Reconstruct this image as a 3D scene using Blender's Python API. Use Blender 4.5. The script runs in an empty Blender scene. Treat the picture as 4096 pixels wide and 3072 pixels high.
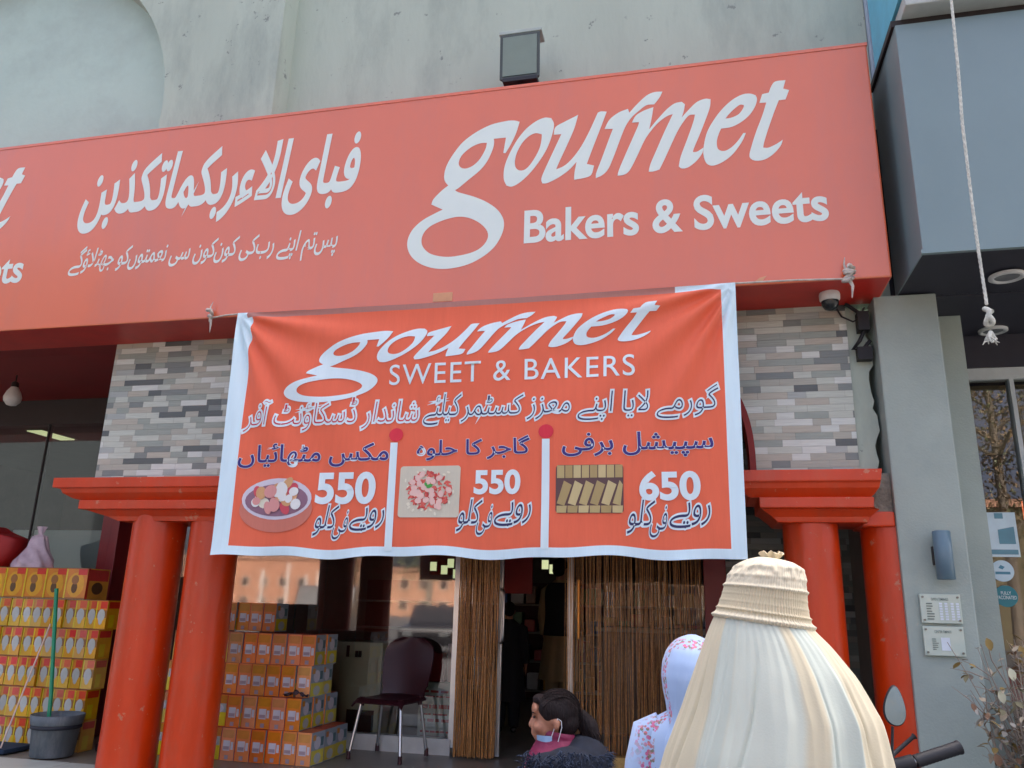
import bpy, bmesh, math, random, unicodedata
from mathutils import Vector, Matrix, noise

S = bpy.context.scene
COL = S.collection
R = math.radians
PI = math.pi

# ------------------------------------------------------------------ camera
cam_d = bpy.data.cameras.new('camera')
cam_d.sensor_fit = 'HORIZONTAL'
cam_d.sensor_width = 36.0
cam_d.lens = 28.071
cam_d.clip_start = 0.05
cam_d.clip_end = 2000
cam = bpy.data.objects.new('camera', cam_d)
COL.objects.link(cam)
PITCH, YAW, ROLL = R(15.743), R(-13.319), R(1.553)
_f = Vector((math.sin(YAW)*math.cos(PITCH), math.cos(YAW)*math.cos(PITCH), math.sin(PITCH)))
_r = Vector((math.cos(YAW), -math.sin(YAW), 0))
_u = _r.cross(_f)
_r2 = _r*math.cos(ROLL) + _u*math.sin(ROLL)
_u2 = -_r*math.sin(ROLL) + _u*math.cos(ROLL)
cam.matrix_world = Matrix(((_r2.x, _u2.x, -_f.x, 0), (_r2.y, _u2.y, -_f.y, 0), (_r2.z, _u2.z, -_f.z, 1.1), (0, 0, 0, 1)))
S.camera = cam

# ------------------------------------------------------------------ light
SUN_EL, SUN_AZ = R(52), R(18)           # azimuth clockwise from +Y: behind the bakery, whose front stands in open shade
w = bpy.data.worlds.new('World')
S.world = w
w.use_nodes = True
nt = w.node_tree
bg = nt.nodes['Background']
sky = nt.nodes.new('ShaderNodeTexSky')
sky.sky_type = 'NISHITA'
sky.sun_disc = False
sky.sun_elevation = SUN_EL
sky.sun_rotation = SUN_AZ
sky.air_density = 0.25
sky.dust_density = 9.0
sky.ozone_density = 0.0
nt.links.new(sky.outputs[0], bg.inputs[0])
bg.inputs[1].default_value = 0.15
sd = bpy.data.lights.new('sun', 'SUN')
sd.energy = 0.8
sd.angle = R(15)
sd.color = (1.0, 0.96, 0.9)
sun = bpy.data.objects.new('sun', sd)
COL.objects.link(sun)
_sdir = Vector((math.sin(SUN_AZ)*math.cos(SUN_EL), math.cos(SUN_AZ)*math.cos(SUN_EL), math.sin(SUN_EL)))
sun.rotation_euler = _sdir.to_track_quat('Z', 'Y').to_euler()
sun.location = _sdir*60
S.view_settings.view_transform = 'Standard'
S.view_settings.look = 'None'
S.view_settings.exposure = 3.12
S.view_settings.gamma = 1.0
S.render.engine = 'CYCLES'
S.cycles.max_bounces = 8
S.cycles.transparent_max_bounces = 16

# ------------------------------------------------------------------ materials
def lin(c):
    return tuple(((v/255.0)/12.92 if v/255.0 <= 0.04045 else ((v/255.0+0.055)/1.055)**2.4) for v in c)

MATS = {}
def pm(name, col, rough=0.6, var=0.12, vscale=6.0, bump=0.0, bscale=60.0, metal=0.0, spec=0.5, streak=0.0,
       stain=None, stain_amt=0.3, stain_scale=2.0, chips=None, chip_scale=24, sheen=0.0, coat=0.0, trans=0.0, objvar=0.0):
    if name in MATS:
        return MATS[name]
    m = bpy.data.materials.new(name)
    m.use_nodes = True
    n, l = m.node_tree.nodes, m.node_tree.links
    b = n['Principled BSDF']
    tc = n.new('ShaderNodeTexCoord')
    mp = n.new('ShaderNodeMapping')
    if streak:
        mp.inputs['Scale'].default_value = (1, 1, streak)
    l.new(tc.outputs['Object'], mp.inputs[0])
    nz = n.new('ShaderNodeTexNoise')
    nz.inputs['Scale'].default_value = vscale
    nz.inputs['Detail'].default_value = 6
    nz.inputs['Roughness'].default_value = 0.62
    l.new(mp.outputs[0], nz.inputs['Vector'])
    rp = n.new('ShaderNodeValToRGB')
    rp.color_ramp.elements[0].position = 0.3
    rp.color_ramp.elements[1].position = 0.7
    rp.color_ramp.elements[0].color = tuple(max(0, c*(1-var)) for c in col[:3]) + (1,)
    rp.color_ramp.elements[1].color = tuple(min(1, c*(1+var)) for c in col[:3]) + (1,)
    l.new(nz.outputs['Fac'], rp.inputs[0])
    out = rp.outputs[0]
    if stain:
        n2 = n.new('ShaderNodeTexNoise')
        n2.inputs['Scale'].default_value = stain_scale
        n2.inputs['Detail'].default_value = 8
        n2.inputs['Roughness'].default_value = 0.7
        l.new(mp.outputs[0], n2.inputs['Vector'])
        r2 = n.new('ShaderNodeValToRGB')
        r2.color_ramp.elements[0].position = 0.5
        r2.color_ramp.elements[1].position = 0.72
        l.new(n2.outputs['Fac'], r2.inputs[0])
        mu = n.new('ShaderNodeMath'); mu.operation = 'MULTIPLY'; mu.inputs[1].default_value = stain_amt
        l.new(r2.outputs[0], mu.inputs[0])
        mx = n.new('ShaderNodeMix'); mx.data_type = 'RGBA'
        l.new(mu.outputs[0], mx.inputs[0])
        l.new(out, mx.inputs[6])
        mx.inputs[7].default_value = tuple(stain[:3]) + (1,)
        out = mx.outputs[2]
    if chips:
        n3 = n.new('ShaderNodeTexNoise'); n3.inputs['Scale'].default_value = chip_scale; n3.inputs['Detail'].default_value = 9; n3.inputs['Roughness'].default_value = .68
        l.new(tc.outputs['Object'], n3.inputs['Vector'])
        r3 = n.new('ShaderNodeValToRGB'); r3.color_ramp.elements[0].position = .63; r3.color_ramp.elements[1].position = .66
        l.new(n3.outputs['Fac'], r3.inputs[0])
        m3 = n.new('ShaderNodeMix'); m3.data_type = 'RGBA'; l.new(r3.outputs[0], m3.inputs[0]); l.new(out, m3.inputs[6]); m3.inputs[7].default_value = (*chips, 1)
        out = m3.outputs[2]
    if objvar:
        oi = n.new('ShaderNodeObjectInfo')
        hs = n.new('ShaderNodeHueSaturation')
        for inp, lo, hi in ((2, 1-objvar, 1+objvar*.4), (1, 1-objvar*.5, 1.06), (0, .5-objvar*.05, .5+objvar*.05)):
            w_ = n.new('ShaderNodeTexWhiteNoise'); w_.noise_dimensions = '1D'
            ad = n.new('ShaderNodeMath'); ad.inputs[1].default_value = inp*3.7; l.new(oi.outputs['Random'], ad.inputs[0]); l.new(ad.outputs[0], w_.inputs['W'])
            mr = n.new('ShaderNodeMapRange'); mr.inputs[3].default_value = lo; mr.inputs[4].default_value = hi
            l.new(w_.outputs['Value'], mr.inputs[0]); l.new(mr.outputs[0], hs.inputs[inp])
        l.new(out, hs.inputs['Color']); out = hs.outputs[0]
    l.new(out, b.inputs['Base Color'])
    b.inputs['Roughness'].default_value = rough
    b.inputs['Metallic'].default_value = metal
    b.inputs['Specular IOR Level'].default_value = spec
    if sheen:
        b.inputs['Sheen Weight'].default_value = sheen
    if coat:
        b.inputs['Coat Weight'].default_value = coat
        b.inputs['Coat Roughness'].default_value = 0.15
    if trans:
        b.inputs['Subsurface Weight'].default_value = trans
        b.inputs['Subsurface Radius'].default_value = (0.02, 0.02, 0.02)
    if bump:
        bn = n.new('ShaderNodeTexNoise')
        bn.inputs['Scale'].default_value = bscale
        bn.inputs['Detail'].default_value = 5
        l.new(mp.outputs[0], bn.inputs['Vector'])
        bp = n.new('ShaderNodeBump')
        bp.inputs['Strength'].default_value = bump
        bp.inputs['Distance'].default_value = 0.02
        l.new(bn.outputs['Fac'], bp.inputs['Height'])
        l.new(bp.outputs[0], b.inputs['Normal'])
    MATS[name] = m
    return m

def emit(name, col, strength):
    m = bpy.data.materials.new(name); m.use_nodes = True
    b = m.node_tree.nodes['Principled BSDF']
    b.inputs['Base Color'].default_value = (*col, 1)
    b.inputs['Emission Color'].default_value = (*col, 1)
    b.inputs['Emission Strength'].default_value = strength
    MATS[name] = m
    return m

def glass_mat(name, tint, refl, rough=0.0):
    m = bpy.data.materials.new(name); m.use_nodes = True
    n, l = m.node_tree.nodes, m.node_tree.links
    n.remove(n['Principled BSDF'])
    tr = n.new('ShaderNodeBsdfTransparent'); tr.inputs[0].default_value = (*tint, 1)
    gl = n.new('ShaderNodeBsdfGlossy'); gl.inputs['Roughness'].default_value = rough
    gl.inputs[0].default_value = (1, 1, 1, 1)
    fr = n.new('ShaderNodeFresnel'); fr.inputs['IOR'].default_value = refl
    mx = n.new('ShaderNodeMixShader')
    l.new(fr.outputs[0], mx.inputs[0]); l.new(tr.outputs[0], mx.inputs[1]); l.new(gl.outputs[0], mx.inputs[2])
    l.new(mx.outputs[0], n['Material Output'].inputs[0])
    MATS[name] = m
    return m

def tile_mat(name, dark=1.0):
    """strip mosaic: rows 42 mm high, random lengths, seven stone colours"""
    m = bpy.data.materials.new(name); m.use_nodes = True
    n, l = m.node_tree.nodes, m.node_tree.links
    b = n['Principled BSDF']
    tc = n.new('ShaderNodeTexCoord')
    sx = n.new('ShaderNodeSeparateXYZ'); l.new(tc.outputs['Object'], sx.inputs[0])
    def mt(op, a, bb=None):
        k = n.new('ShaderNodeMath'); k.operation = op
        for i, v in enumerate((a, bb)):
            if v is None: continue
            if isinstance(v, (int, float)): k.inputs[i].default_value = v
            else: l.new(v, k.inputs[i])
        return k.outputs[0]
    zr = mt('DIVIDE', sx.outputs[2], 0.0425)
    row = mt('FLOOR', zr)
    fz = mt('FRACT', zr)
    wn = n.new('ShaderNodeTexWhiteNoise'); wn.noise_dimensions = '1D'; l.new(row, wn.inputs['W'])
    xs = mt('ADD', sx.outputs[0], sx.outputs[1])
    xo = mt('ADD', mt('DIVIDE', xs, 0.155), mt('MULTIPLY', wn.outputs['Value'], 7.3))
    # uneven lengths
    xw = mt('ADD', xo, mt('MULTIPLY', mt('SINE', mt('MULTIPLY', xo, 2.6)), 0.22))
    ci = mt('FLOOR', xw)
    fx = mt('FRACT', xw)
    cb = n.new('ShaderNodeCombineXYZ'); l.new(ci, cb.inputs[0]); l.new(row, cb.inputs[1])
    w2 = n.new('ShaderNodeTexWhiteNoise'); w2.noise_dimensions = '2D'; l.new(cb.outputs[0], w2.inputs['Vector'])
    rp = n.new('ShaderNodeValToRGB'); rp.color_ramp.interpolation = 'CONSTANT'
    cols = [(0, (204, 214, 200)), (0.20, (164, 176, 165)), (0.33, (184, 187, 172)), (0.48, (193, 192, 175)),
            (0.60, (134, 144, 139)), (0.72, (222, 231, 222)), (0.88, (98, 107, 105)), (0.95, (180, 190, 184))]
    e = rp.color_ramp.elements
    while len(e) < len(cols): e.new(0.5)
    for k, (p, c) in enumerate(cols):
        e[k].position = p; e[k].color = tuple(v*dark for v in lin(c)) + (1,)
    l.new(w2.outputs['Value'], rp.inputs[0])
    nz = n.new('ShaderNodeTexNoise'); nz.inputs['Scale'].default_value = 40; nz.inputs['Detail'].default_value = 5
    mpg = n.new('ShaderNodeMapping'); mpg.inputs['Scale'].default_value = (0.25, 0.25, 3)
    l.new(tc.outputs['Object'], mpg.inputs[0]); l.new(mpg.outputs[0], nz.inputs['Vector'])
    mx = n.new('ShaderNodeMix'); mx.data_type = 'RGBA'; mx.blend_type = 'MULTIPLY'; mx.inputs[0].default_value = 0.3
    l.new(rp.outputs[0], mx.inputs[6]); l.new(nz.outputs['Fac'], mx.inputs[7])
    # thin joints
    jz = mt('LESS_THAN', fz, 0.06)
    jx = mt('LESS_THAN', fx, 0.012)
    j = mt('MAXIMUM', jz, jx)
    mj = n.new('ShaderNodeMix'); mj.data_type = 'RGBA'
    l.new(mt('MULTIPLY', j, 0.3), mj.inputs[0]); l.new(mx.outputs[2], mj.inputs[6])
    mj.inputs[7].default_value = (0.12*dark, 0.12*dark, 0.115*dark, 1)
    l.new(mj.outputs[2], b.inputs['Base Color'])
    b.inputs['Roughness'].default_value = 0.35
    bp = n.new('ShaderNodeBump'); bp.inputs['Strength'].default_value = 0.7; bp.inputs['Distance'].default_value = 0.006
    hgt = mt('SUBTRACT', mt('ADD', mt('MULTIPLY', w2.outputs['Value'], 0.9), mt('MULTIPLY', nz.outputs['Fac'], 0.5)), mt('MULTIPLY', j, 0.8))
    l.new(hgt, bp.inputs['Height']); l.new(bp.outputs[0], b.inputs['Normal'])
    MATS[name] = m
    return m

# ------------------------------------------------------------------ objects
def tag(o, label=None, cat=None, group=None, kind=None):
    if label: o['label'] = label
    if cat: o['category'] = cat
    if group: o['group'] = group
    if kind: o['kind'] = kind
    return o

WORLDP = set()
def thing(name, label, cat, loc=(0, 0, 0), rz=0.0, group=None, kind=None, wp=False):
    o = bpy.data.objects.new(name, None)
    o.empty_display_size = 0.1
    o.location = loc
    o.rotation_euler = (0, 0, rz)
    COL.objects.link(o)
    if wp: WORLDP.add(o.name)
    return tag(o, label, cat, group, kind)

def put(o, parent):
    """parent o; children of a wp thing are modelled where they stand in the world"""
    if parent is None: return o
    o.parent = parent
    top = parent
    if parent.name in WORLDP and parent.parent is None:
        o.matrix_parent_inverse = parent.matrix_basis.inverted()
    return o

class MB:
    def __init__(s):
        s.v, s.f, s.m, s.sm = [], [], [], []
    def add(s, vs, fs, mi=0, smooth=False):
        o = len(s.v)
        s.v += [tuple(v) for v in vs]
        for f in fs:
            s.f.append(tuple(o+i for i in f)); s.m.append(mi); s.sm.append(smooth)
        return s
    def box(s, x0, x1, y0, y1, z0, z1, mi=0, mats6=None):
        vs = [(x0,y0,z0),(x1,y0,z0),(x1,y1,z0),(x0,y1,z0),(x0,y0,z1),(x1,y0,z1),(x1,y1,z1),(x0,y1,z1)]
        fs = [(0,3,2,1),(4,5,6,7),(0,1,5,4),(1,2,6,5),(2,3,7,6),(3,0,4,7)]
        for k, f in enumerate(fs):
            s.add([vs[i] for i in f], [(0,1,2,3)], mats6[k] if mats6 else mi)
        return s
    def prism(s, poly, y0, y1, mi=0, smooth=False):
        """poly in x,z, counter-clockwise seen from -y"""
        n = len(poly)
        vs = [(x, y0, z) for x, z in poly] + [(x, y1, z) for x, z in poly]
        s.add(vs, [tuple(range(n))], mi)
        s.add(vs, [tuple(range(2*n-1, n-1, -1))], mi)
        s.add(vs, [(i, i+n, (i+1) % n + n, (i+1) % n) for i in range(n)], mi, smooth)
        return s
    def tube(s, pts, rad, n=10, mi=0, cap=True):
        pts = [Vector(p) for p in pts]
        if isinstance(rad, (int, float)): rad = [rad]*len(pts)
        rings = []; ref = None
        for i, p in enumerate(pts):
            t = (pts[min(i+1, len(pts)-1)] - pts[max(i-1, 0)]).normalized()
            if ref is None:
                ref = Vector((0, 0, 1)) if abs(t.z) < 0.9 else Vector((1, 0, 0))
            a = (ref - t*ref.dot(t)).normalized(); ref = a
            b = t.cross(a)
            rings.append([p + (a*math.cos(2*PI*k/n) + b*math.sin(2*PI*k/n))*rad[i] for k in range(n)])
        vs = [v for r in rings for v in r]
        fs = [(i*n+k, i*n+(k+1) % n, (i+1)*n+(k+1) % n, (i+1)*n+k) for i in range(len(pts)-1) for k in range(n)]
        s.add(vs, fs, mi, True)
        if cap:
            s.add(rings[0], [tuple(reversed(range(n)))], mi); s.add(rings[-1], [tuple(range(n))], mi)
        return s
    def lathe(s, prof, c=(0, 0), n=32, mi=0, smooth=True, cap=True):
        vs = [(c[0]+r*math.cos(2*PI*k/n), c[1]+r*math.sin(2*PI*k/n), z) for r, z in prof for k in range(n)]
        fs = [(i*n+k, i*n+(k+1) % n, (i+1)*n+(k+1) % n, (i+1)*n+k) for i in range(len(prof)-1) for k in range(n)]
        s.add(vs, fs, mi, smooth)
        if cap:
            s.add(vs[:n], [tuple(reversed(range(n)))], mi); s.add(vs[-n:], [tuple(range(n))], mi)
        return s
    def grid(s, P, mi=0, closed=False, smooth=True):
        nr, nc = len(P), len(P[0])
        vs = [v for r in P for v in r]
        cc = nc if closed else nc-1
        s.add(vs, [(i*nc+k, i*nc+(k+1) % nc, (i+1)*nc+(k+1) % nc, (i+1)*nc+k) for i in range(nr-1) for k in range(cc)], mi, smooth)
        return s
    def build(s, name, mats, parent=None, bevel=0.0, seg=2, label=None, weld=False):
        me = bpy.data.meshes.new(name)
        me.from_pydata(s.v, [], s.f)
        if not isinstance(mats, (list, tuple)): mats = [mats]
        for m in mats: me.materials.append(m)
        me.polygons.foreach_set('material_index', s.m)
        me.polygons.foreach_set('use_smooth', s.sm)
        me.update()
        if bevel or weld:
            bm = bmesh.new(); bm.from_mesh(me)
            bmesh.ops.remove_doubles(bm, verts=bm.verts, dist=1e-5)
            if bevel:
                es = [e for e in bm.edges if len(e.link_faces) == 2 and e.calc_face_angle(0) > 0.6]
                bmesh.ops.bevel(bm, geom=es, offset=bevel, segments=seg, profile=0.6, affect='EDGES', clamp_overlap=True)
            bm.to_mesh(me); bm.free()
        o = bpy.data.objects.new(name, me)
        COL.objects.link(o)
        put(o, parent)
        if label: o['label'] = label
        return o

def boxp(name, dims, mat, parent=None, bevel=0.0):
    return MB().box(*dims).build(name, mat, parent, bevel)

def smooth_closed(pts, n=5, ang=50):
    """Catmull-Rom through a closed outline, sharp turns kept"""
    N = len(pts); out = []
    def corner(i):
        a = Vector(pts[i]) - Vector(pts[i-1]); b = Vector(pts[(i+1) % N]) - Vector(pts[i])
        return a.length > 0 and b.length > 0 and a.angle(b) > R(ang)
    cs = [corner(i) for i in range(N)]
    for i in range(N):
        p1, p2 = Vector(pts[i]), Vector(pts[(i+1) % N])
        p0 = p1 - (p2-p1)*0.5 if cs[i] else Vector(pts[i-1])
        p3 = p2 + (p2-p1)*0.5 if cs[(i+1) % N] else Vector(pts[(i+2) % N])
        for k in range(n):
            t = k/n
            out.append(tuple(0.5*((2*p1) + (-p0+p2)*t + (2*p0-5*p1+4*p2-p3)*t*t + (-p0+3*p1-3*p2+p3)*t**3)))
    return out

def outline_mesh(loops_list):
    """list of glyphs, each a list of closed outlines (outer, holes...) -> vertex, face lists in the plane"""
    V, F = [], []
    for loops in loops_list:
        c = bpy.data.curves.new('outline', 'CURVE'); c.dimensions = '2D'; c.fill_mode = 'BOTH'
        for lp in loops:
            sp = c.splines.new('POLY'); sp.points.add(len(lp)-1); sp.use_cyclic_u = True
            for k, p in enumerate(lp): sp.points[k].co = (p[0], p[1], 0, 1)
        o = bpy.data.objects.new('outline', c); COL.objects.link(o)
        bpy.context.view_layer.update()
        me = bpy.data.meshes.new_from_object(o.evaluated_get(bpy.context.evaluated_depsgraph_get()))
        b = len(V)
        V += [(v.co.x, v.co.y) for v in me.vertices]
        F += [tuple(b+i for i in p.vertices) for p in me.polygons]
        bpy.data.objects.remove(o); bpy.data.curves.remove(c); bpy.data.meshes.remove(me)
    return V, F

# ---- Urdu shaping: every letter to its joined presentation form, then right-to-left order
FORMS = {}
for _cp in list(range(0xFB50, 0xFC00)) + list(range(0xFE70, 0xFEFD)):
    _d = unicodedata.decomposition(chr(_cp)).split()
    if len(_d) >= 2 and _d[0] in ('<isolated>', '<final>', '<initial>', '<medial>'):
        FORMS.setdefault(''.join(chr(int(x, 16)) for x in _d[1:]), {}).setdefault(_d[0][1:3], chr(_cp))
def urdu(s):
    toks = []; i = 0
    while i < len(s):
        k = 2 if s[i] == '\u0644' and i+1 < len(s) and s[i+1] in '\u0627\u0622' else 1
        toks.append(s[i:i+k]); i += k
    res = []
    for k, t in enumerate(toks):
        fm = FORMS.get(t)
        if not fm: res.append(t); continue
        pj = k > 0 and 'in' in FORMS.get(toks[k-1], {}) and 'fi' in fm
        nj = 'in' in fm and k+1 < len(toks) and 'fi' in FORMS.get(toks[k+1], {})
        c = fm.get('me') if (pj and nj) else fm.get('fi') if pj else fm.get('in') if nj else fm.get('is')
        res.append(c or t)
    return ''.join(reversed(res)).replace('\u200c', '')

def text_raw(s, offset=0.0, spacing=1.0, ribbon=0.0):
    """flat lettering; ribbon adds a rounded band of that half-width along every contour"""
    c = bpy.data.curves.new('text', 'FONT'); c.body = s; c.offset = offset; c.resolution_u = 6
    c.space_character = spacing
    o = bpy.data.objects.new('text', c); COL.objects.link(o)
    bpy.context.view_layer.update()
    me = bpy.data.meshes.new_from_object(o.evaluated_get(bpy.context.evaluated_depsgraph_get()))
    V = [(v.co.x, v.co.y) for v in me.vertices]; F = [tuple(p.vertices) for p in me.polygons]
    if ribbon:
        c.offset = 0.0; c.fill_mode = 'NONE'; c.bevel_depth = ribbon; c.bevel_resolution = 0
        bpy.context.view_layer.update()
        m2 = bpy.data.meshes.new_from_object(o.evaluated_get(bpy.context.evaluated_depsgraph_get()))
        b = len(V); V += [(v.co.x, v.co.y) for v in m2.vertices]
        F += [tuple(b+i for i in p.vertices) for p in m2.polygons if p.normal.z > 0.05]
        bpy.data.meshes.remove(m2)
    bpy.data.objects.remove(o); bpy.data.curves.remove(c); bpy.data.meshes.remove(me)
    return V, F

def fit(V, ref, x0, x1, z0, z1, slant=0.0, rise=0.0):
    xs = [v[0] for v in ref]; zs = [v[1] for v in ref]
    ax, bx, az, bz = min(xs), max(xs), min(zs), max(zs)
    out = []
    for x, z in V:
        u = (x-ax)/(bx-ax); t = (z-az)/(bz-az)
        out.append((x0 + u*(x1-x0) + slant*(t-0.0)*(z1-z0), z0 + t*(z1-z0) + rise*u))
    return out

def flat_mesh(name, V, F, y, mat, parent, disp=None, maxlen=0.0):
    """a printed figure lying at depth y in the x,z plane; disp(x,z) follows a cloth"""
    me = bpy.data.meshes.new(name)
    bm = bmesh.new()
    par = list(range(len(V)))                 # overlapping letters sit a hair's breadth apart, as layered vinyl
    def root(i):
        while par[i] != i: par[i] = par[par[i]]; i = par[i]
        return i
    for f in F:
        for i in f[1:]: par[root(i)] = root(f[0])
    ids = {}
    lift = [0.00002*(ids.setdefault(root(i), len(ids)) % 24) for i in range(len(V))]
    jr = random.Random(len(V))
    vs = [bm.verts.new((x, y-lift[i]-jr.random()*0.0002, z)) for i, (x, z) in enumerate(V)]
    for f in F:
        try: bm.faces.new([vs[i] for i in f])
        except ValueError: pass
    if maxlen:
        for _ in range(7):
            es = [e for e in bm.edges if e.calc_length() > maxlen]
            if not es: break
            bmesh.ops.subdivide_edges(bm, edges=es, cuts=1)
            bmesh.ops.triangulate(bm, faces=[f for f in bm.faces if len(f.verts) > 4])
    if disp:
        for v in bm.verts: v.co.y += disp(v.co.x, v.co.z)
    for f in bm.faces:
        f.normal_update()
        if f.normal.y > 0: f.normal_flip()
        f.smooth = bool(disp)
    bm.to_mesh(me); bm.free()
    me.materials.append(mat)
    o = bpy.data.objects.new(name, me); COL.objects.link(o)
    put(o, parent)
    return o
# ================================================================== SETTING
red_paint = pm('red paint', lin((198, 58, 8)), rough=0.33, var=0.12, vscale=4, bump=0.16, bscale=18, stain=lin((176, 84, 58)), stain_amt=0.5, stain_scale=7, streak=0.35, chips=lin((190, 112, 84)), chip_scale=13)
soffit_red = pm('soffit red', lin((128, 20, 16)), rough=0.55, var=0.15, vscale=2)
plaster = pm('plaster', lin((170, 184, 171)), rough=0.85, var=0.07, vscale=1.6, bump=0.25, bscale=14, streak=0.3, chips=lin((126, 136, 130)), chip_scale=7,
             stain=lin((120, 132, 128)), stain_amt=0.6, stain_scale=1.7)
plaster_arch = pm('arch plaster', lin((174, 196, 186)), rough=0.85, var=0.05, vscale=1.0, bump=0.2, bscale=10,
                  stain=lin((140, 150, 146)), stain_amt=0.4, stain_scale=0.9)
grey_plaster = pm('grey plaster', lin((158, 171, 163)), rough=0.8, var=0.08, vscale=2.2, bump=0.10, bscale=90,
                  stain=lin((124, 138, 140)), stain_amt=0.35, stain_scale=1.6)
cement = pm('rough cement', lin((128, 126, 114)), rough=0.95, var=0.3, vscale=9, bump=0.9, bscale=30)
tile = tile_mat('strip mosaic tile')
tile_shade = tile_mat('shaded mosaic tile', 0.45)  # same mosaic with the shade of the return wall put into its colour
chrome = pm('brushed steel', lin((190, 195, 196)), rough=0.28, metal=1.0, var=0.05)
dark_frame = pm('dark frame', lin((38, 30, 28)), rough=0.5)
maroon_frame = pm('maroon frame', lin((120, 18, 22)), rough=0.4)
floor_tile = pm('floor tile', lin((132, 126, 114)), rough=0.35, var=0.14, vscale=1.3, stain=lin((92, 88, 80)), stain_amt=0.5)
marble = pm('pale marble', lin((186, 192, 182)), rough=0.4, var=0.10, vscale=2.5, stain=lin((140, 140, 128)), stain_amt=0.4)
asphalt = pm('asphalt', (0.055, 0.055, 0.055), rough=0.9, var=0.2, vscale=3, bump=0.4, bscale=80)
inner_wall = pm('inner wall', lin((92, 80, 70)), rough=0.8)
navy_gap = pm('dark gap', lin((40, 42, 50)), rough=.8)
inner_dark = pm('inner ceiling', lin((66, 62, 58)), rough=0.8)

STREET = -0.35
g = MB().add([(-300, -300, STREET), (300, -300, STREET), (300, 300, STREET), (-300, 300, STREET)], [(0, 1, 2, 3)]).build('ground', asphalt)
tag(g, 'grey asphalt street in front of the shop', 'street', kind='structure')
pv = MB()
pv.box(-14, 6, 4.35, 5.14, STREET-0.2, 0.0)
for k in range(33):                      # marble nosing slabs with joints
    x = -14 + k*0.61
    pv.box(x+0.004, x+0.603, 4.33, 5.14, 0.0, 0.012)
p = pv.build('pavement', marble, bevel=0.003, seg=1)
tag(p, 'pale marble ledge at the foot of the red columns', 'pavement', kind='structure')
p = MB().box(-14, 6, 5.14, 11.3, STREET-0.2, 0.004).build('shop_floor', floor_tile)
tag(p, 'dark grey tiled floor under the cartons and the chair', 'floor', kind='structure')

# ------------------------------------------------------------------ bakery building
bk = thing('bakery_building', 'pale plaster building with strip mosaic piers and paired red columns behind the red sign', 'building', (-2, 5, 0), wp=True)
# raised left wall with arched recess
AX, AZ, AR = -5.79, 4.94, 1.69
arch = [(AX+AR, 4.3)] + [(AX+AR*math.cos(t), AZ+AR*math.sin(t)) for t in [PI*k/40 for k in range(41)]] + [(AX-AR, 4.3)]
V, F = outline_mesh([[[(-10, 4.2), (-3.105, 4.2), (-3.105, 9), (-10, 9)], arch]])
mb = MB()
mb.add([(x, 4.80, z) for x, z in V], [f if (V[f[1]][0]-V[f[0]][0])*(V[f[2]][1]-V[f[0]][1])-(V[f[2]][0]-V[f[0]][0])*(V[f[1]][1]-V[f[0]][1]) > 0 else tuple(reversed(f)) for f in F])
rim = []
for k, (x, z) in enumerate(arch):
    d = Vector((AX-x, AZ-z)) if z > AZ else Vector((1 if x < AX else -1, 0)); d.normalize()
    rim.append([(x, 4.80, z), (x+d.x*0.004, 4.806, z+d.y*0.004), (x+d.x*0.006, 4.86, z+d.y*0.006), (x+d.x*0.03, 4.985, z+d.y*0.03)])
mb.grid(rim, smooth=True)
mb.add([(-3.105, 4.80, 4.2), (-3.105, 5.0, 4.2), (-3.105, 5.0, 9), (-3.105, 4.80, 9)], [(0, 1, 2, 3)])
mb.build('raised_wall', plaster, bk)
MB().box(-8.5, -3.9, 4.985, 5.15, 4.2, 9).build('arch_recess', plaster_arch, bk)
MB().box(-3.105, 1.235, 5.0, 5.2, 4.2, 9).build('upper_wall', plaster, bk)
MB().box(-10, 1.2, 4.975, 5.12, 2.975, 4.2).build('wall_behind_sign', plaster, bk)
MB().box(1.121, 1.32, 4.99, 5.19, 2.977, 4.19).build('gap_filler', navy_gap, bk)  # dark filler shuts out the sky; the gap's shade is its colour
# tiled spandrel wall with the wide arch between the piers
CX, CA, CB, CZ = -1.325, 1.675, 1.0, 1.90
def sup(t, a, b, n=3.0):
    c, s_ = math.cos(t), math.sin(t)
    return (CX + a*math.copysign(abs(c)**(2/n), c), CZ + b*abs(s_)**(2/n))
ar = [sup(PI*k/48, CA, CB) for k in range(49)]
V, F = outline_mesh([[[(-4.29, CZ)] + [(-4.29, 2.972), (0.93, 2.972), (0.93, CZ)] + ar]])
mb = MB()
mb.add([(x, 4.97, z) for x, z in V], [f if (V[f[1]][0]-V[f[0]][0])*(V[f[2]][1]-V[f[0]][1])-(V[f[2]][0]-V[f[0]][0])*(V[f[1]][1]-V[f[0]][1]) > 0 else tuple(reversed(f)) for f in F])
mb.add([(-4.29, 4.97, CZ), (-4.29, 5.14, CZ), (-4.29, 5.14, 2.972), (-4.29, 4.97, 2.972)], [(0, 3, 2, 1)])
mb.add([(0.93, 4.97, CZ), (0.93, 5.14, CZ), (0.93, 5.14, 2.972), (0.93, 4.97, 2.972)], [(0, 1, 2, 3)])
mb.build('tile_panel', tile, bk)
ar2 = [sup(PI*k/48, CA-0.036, CB-0.036) for k in range(49)]
mb = MB()
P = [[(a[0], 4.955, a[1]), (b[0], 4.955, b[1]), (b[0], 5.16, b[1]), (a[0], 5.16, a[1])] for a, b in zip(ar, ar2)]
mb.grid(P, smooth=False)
mb.build('arch_trim', soffit_red, bk)
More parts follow.
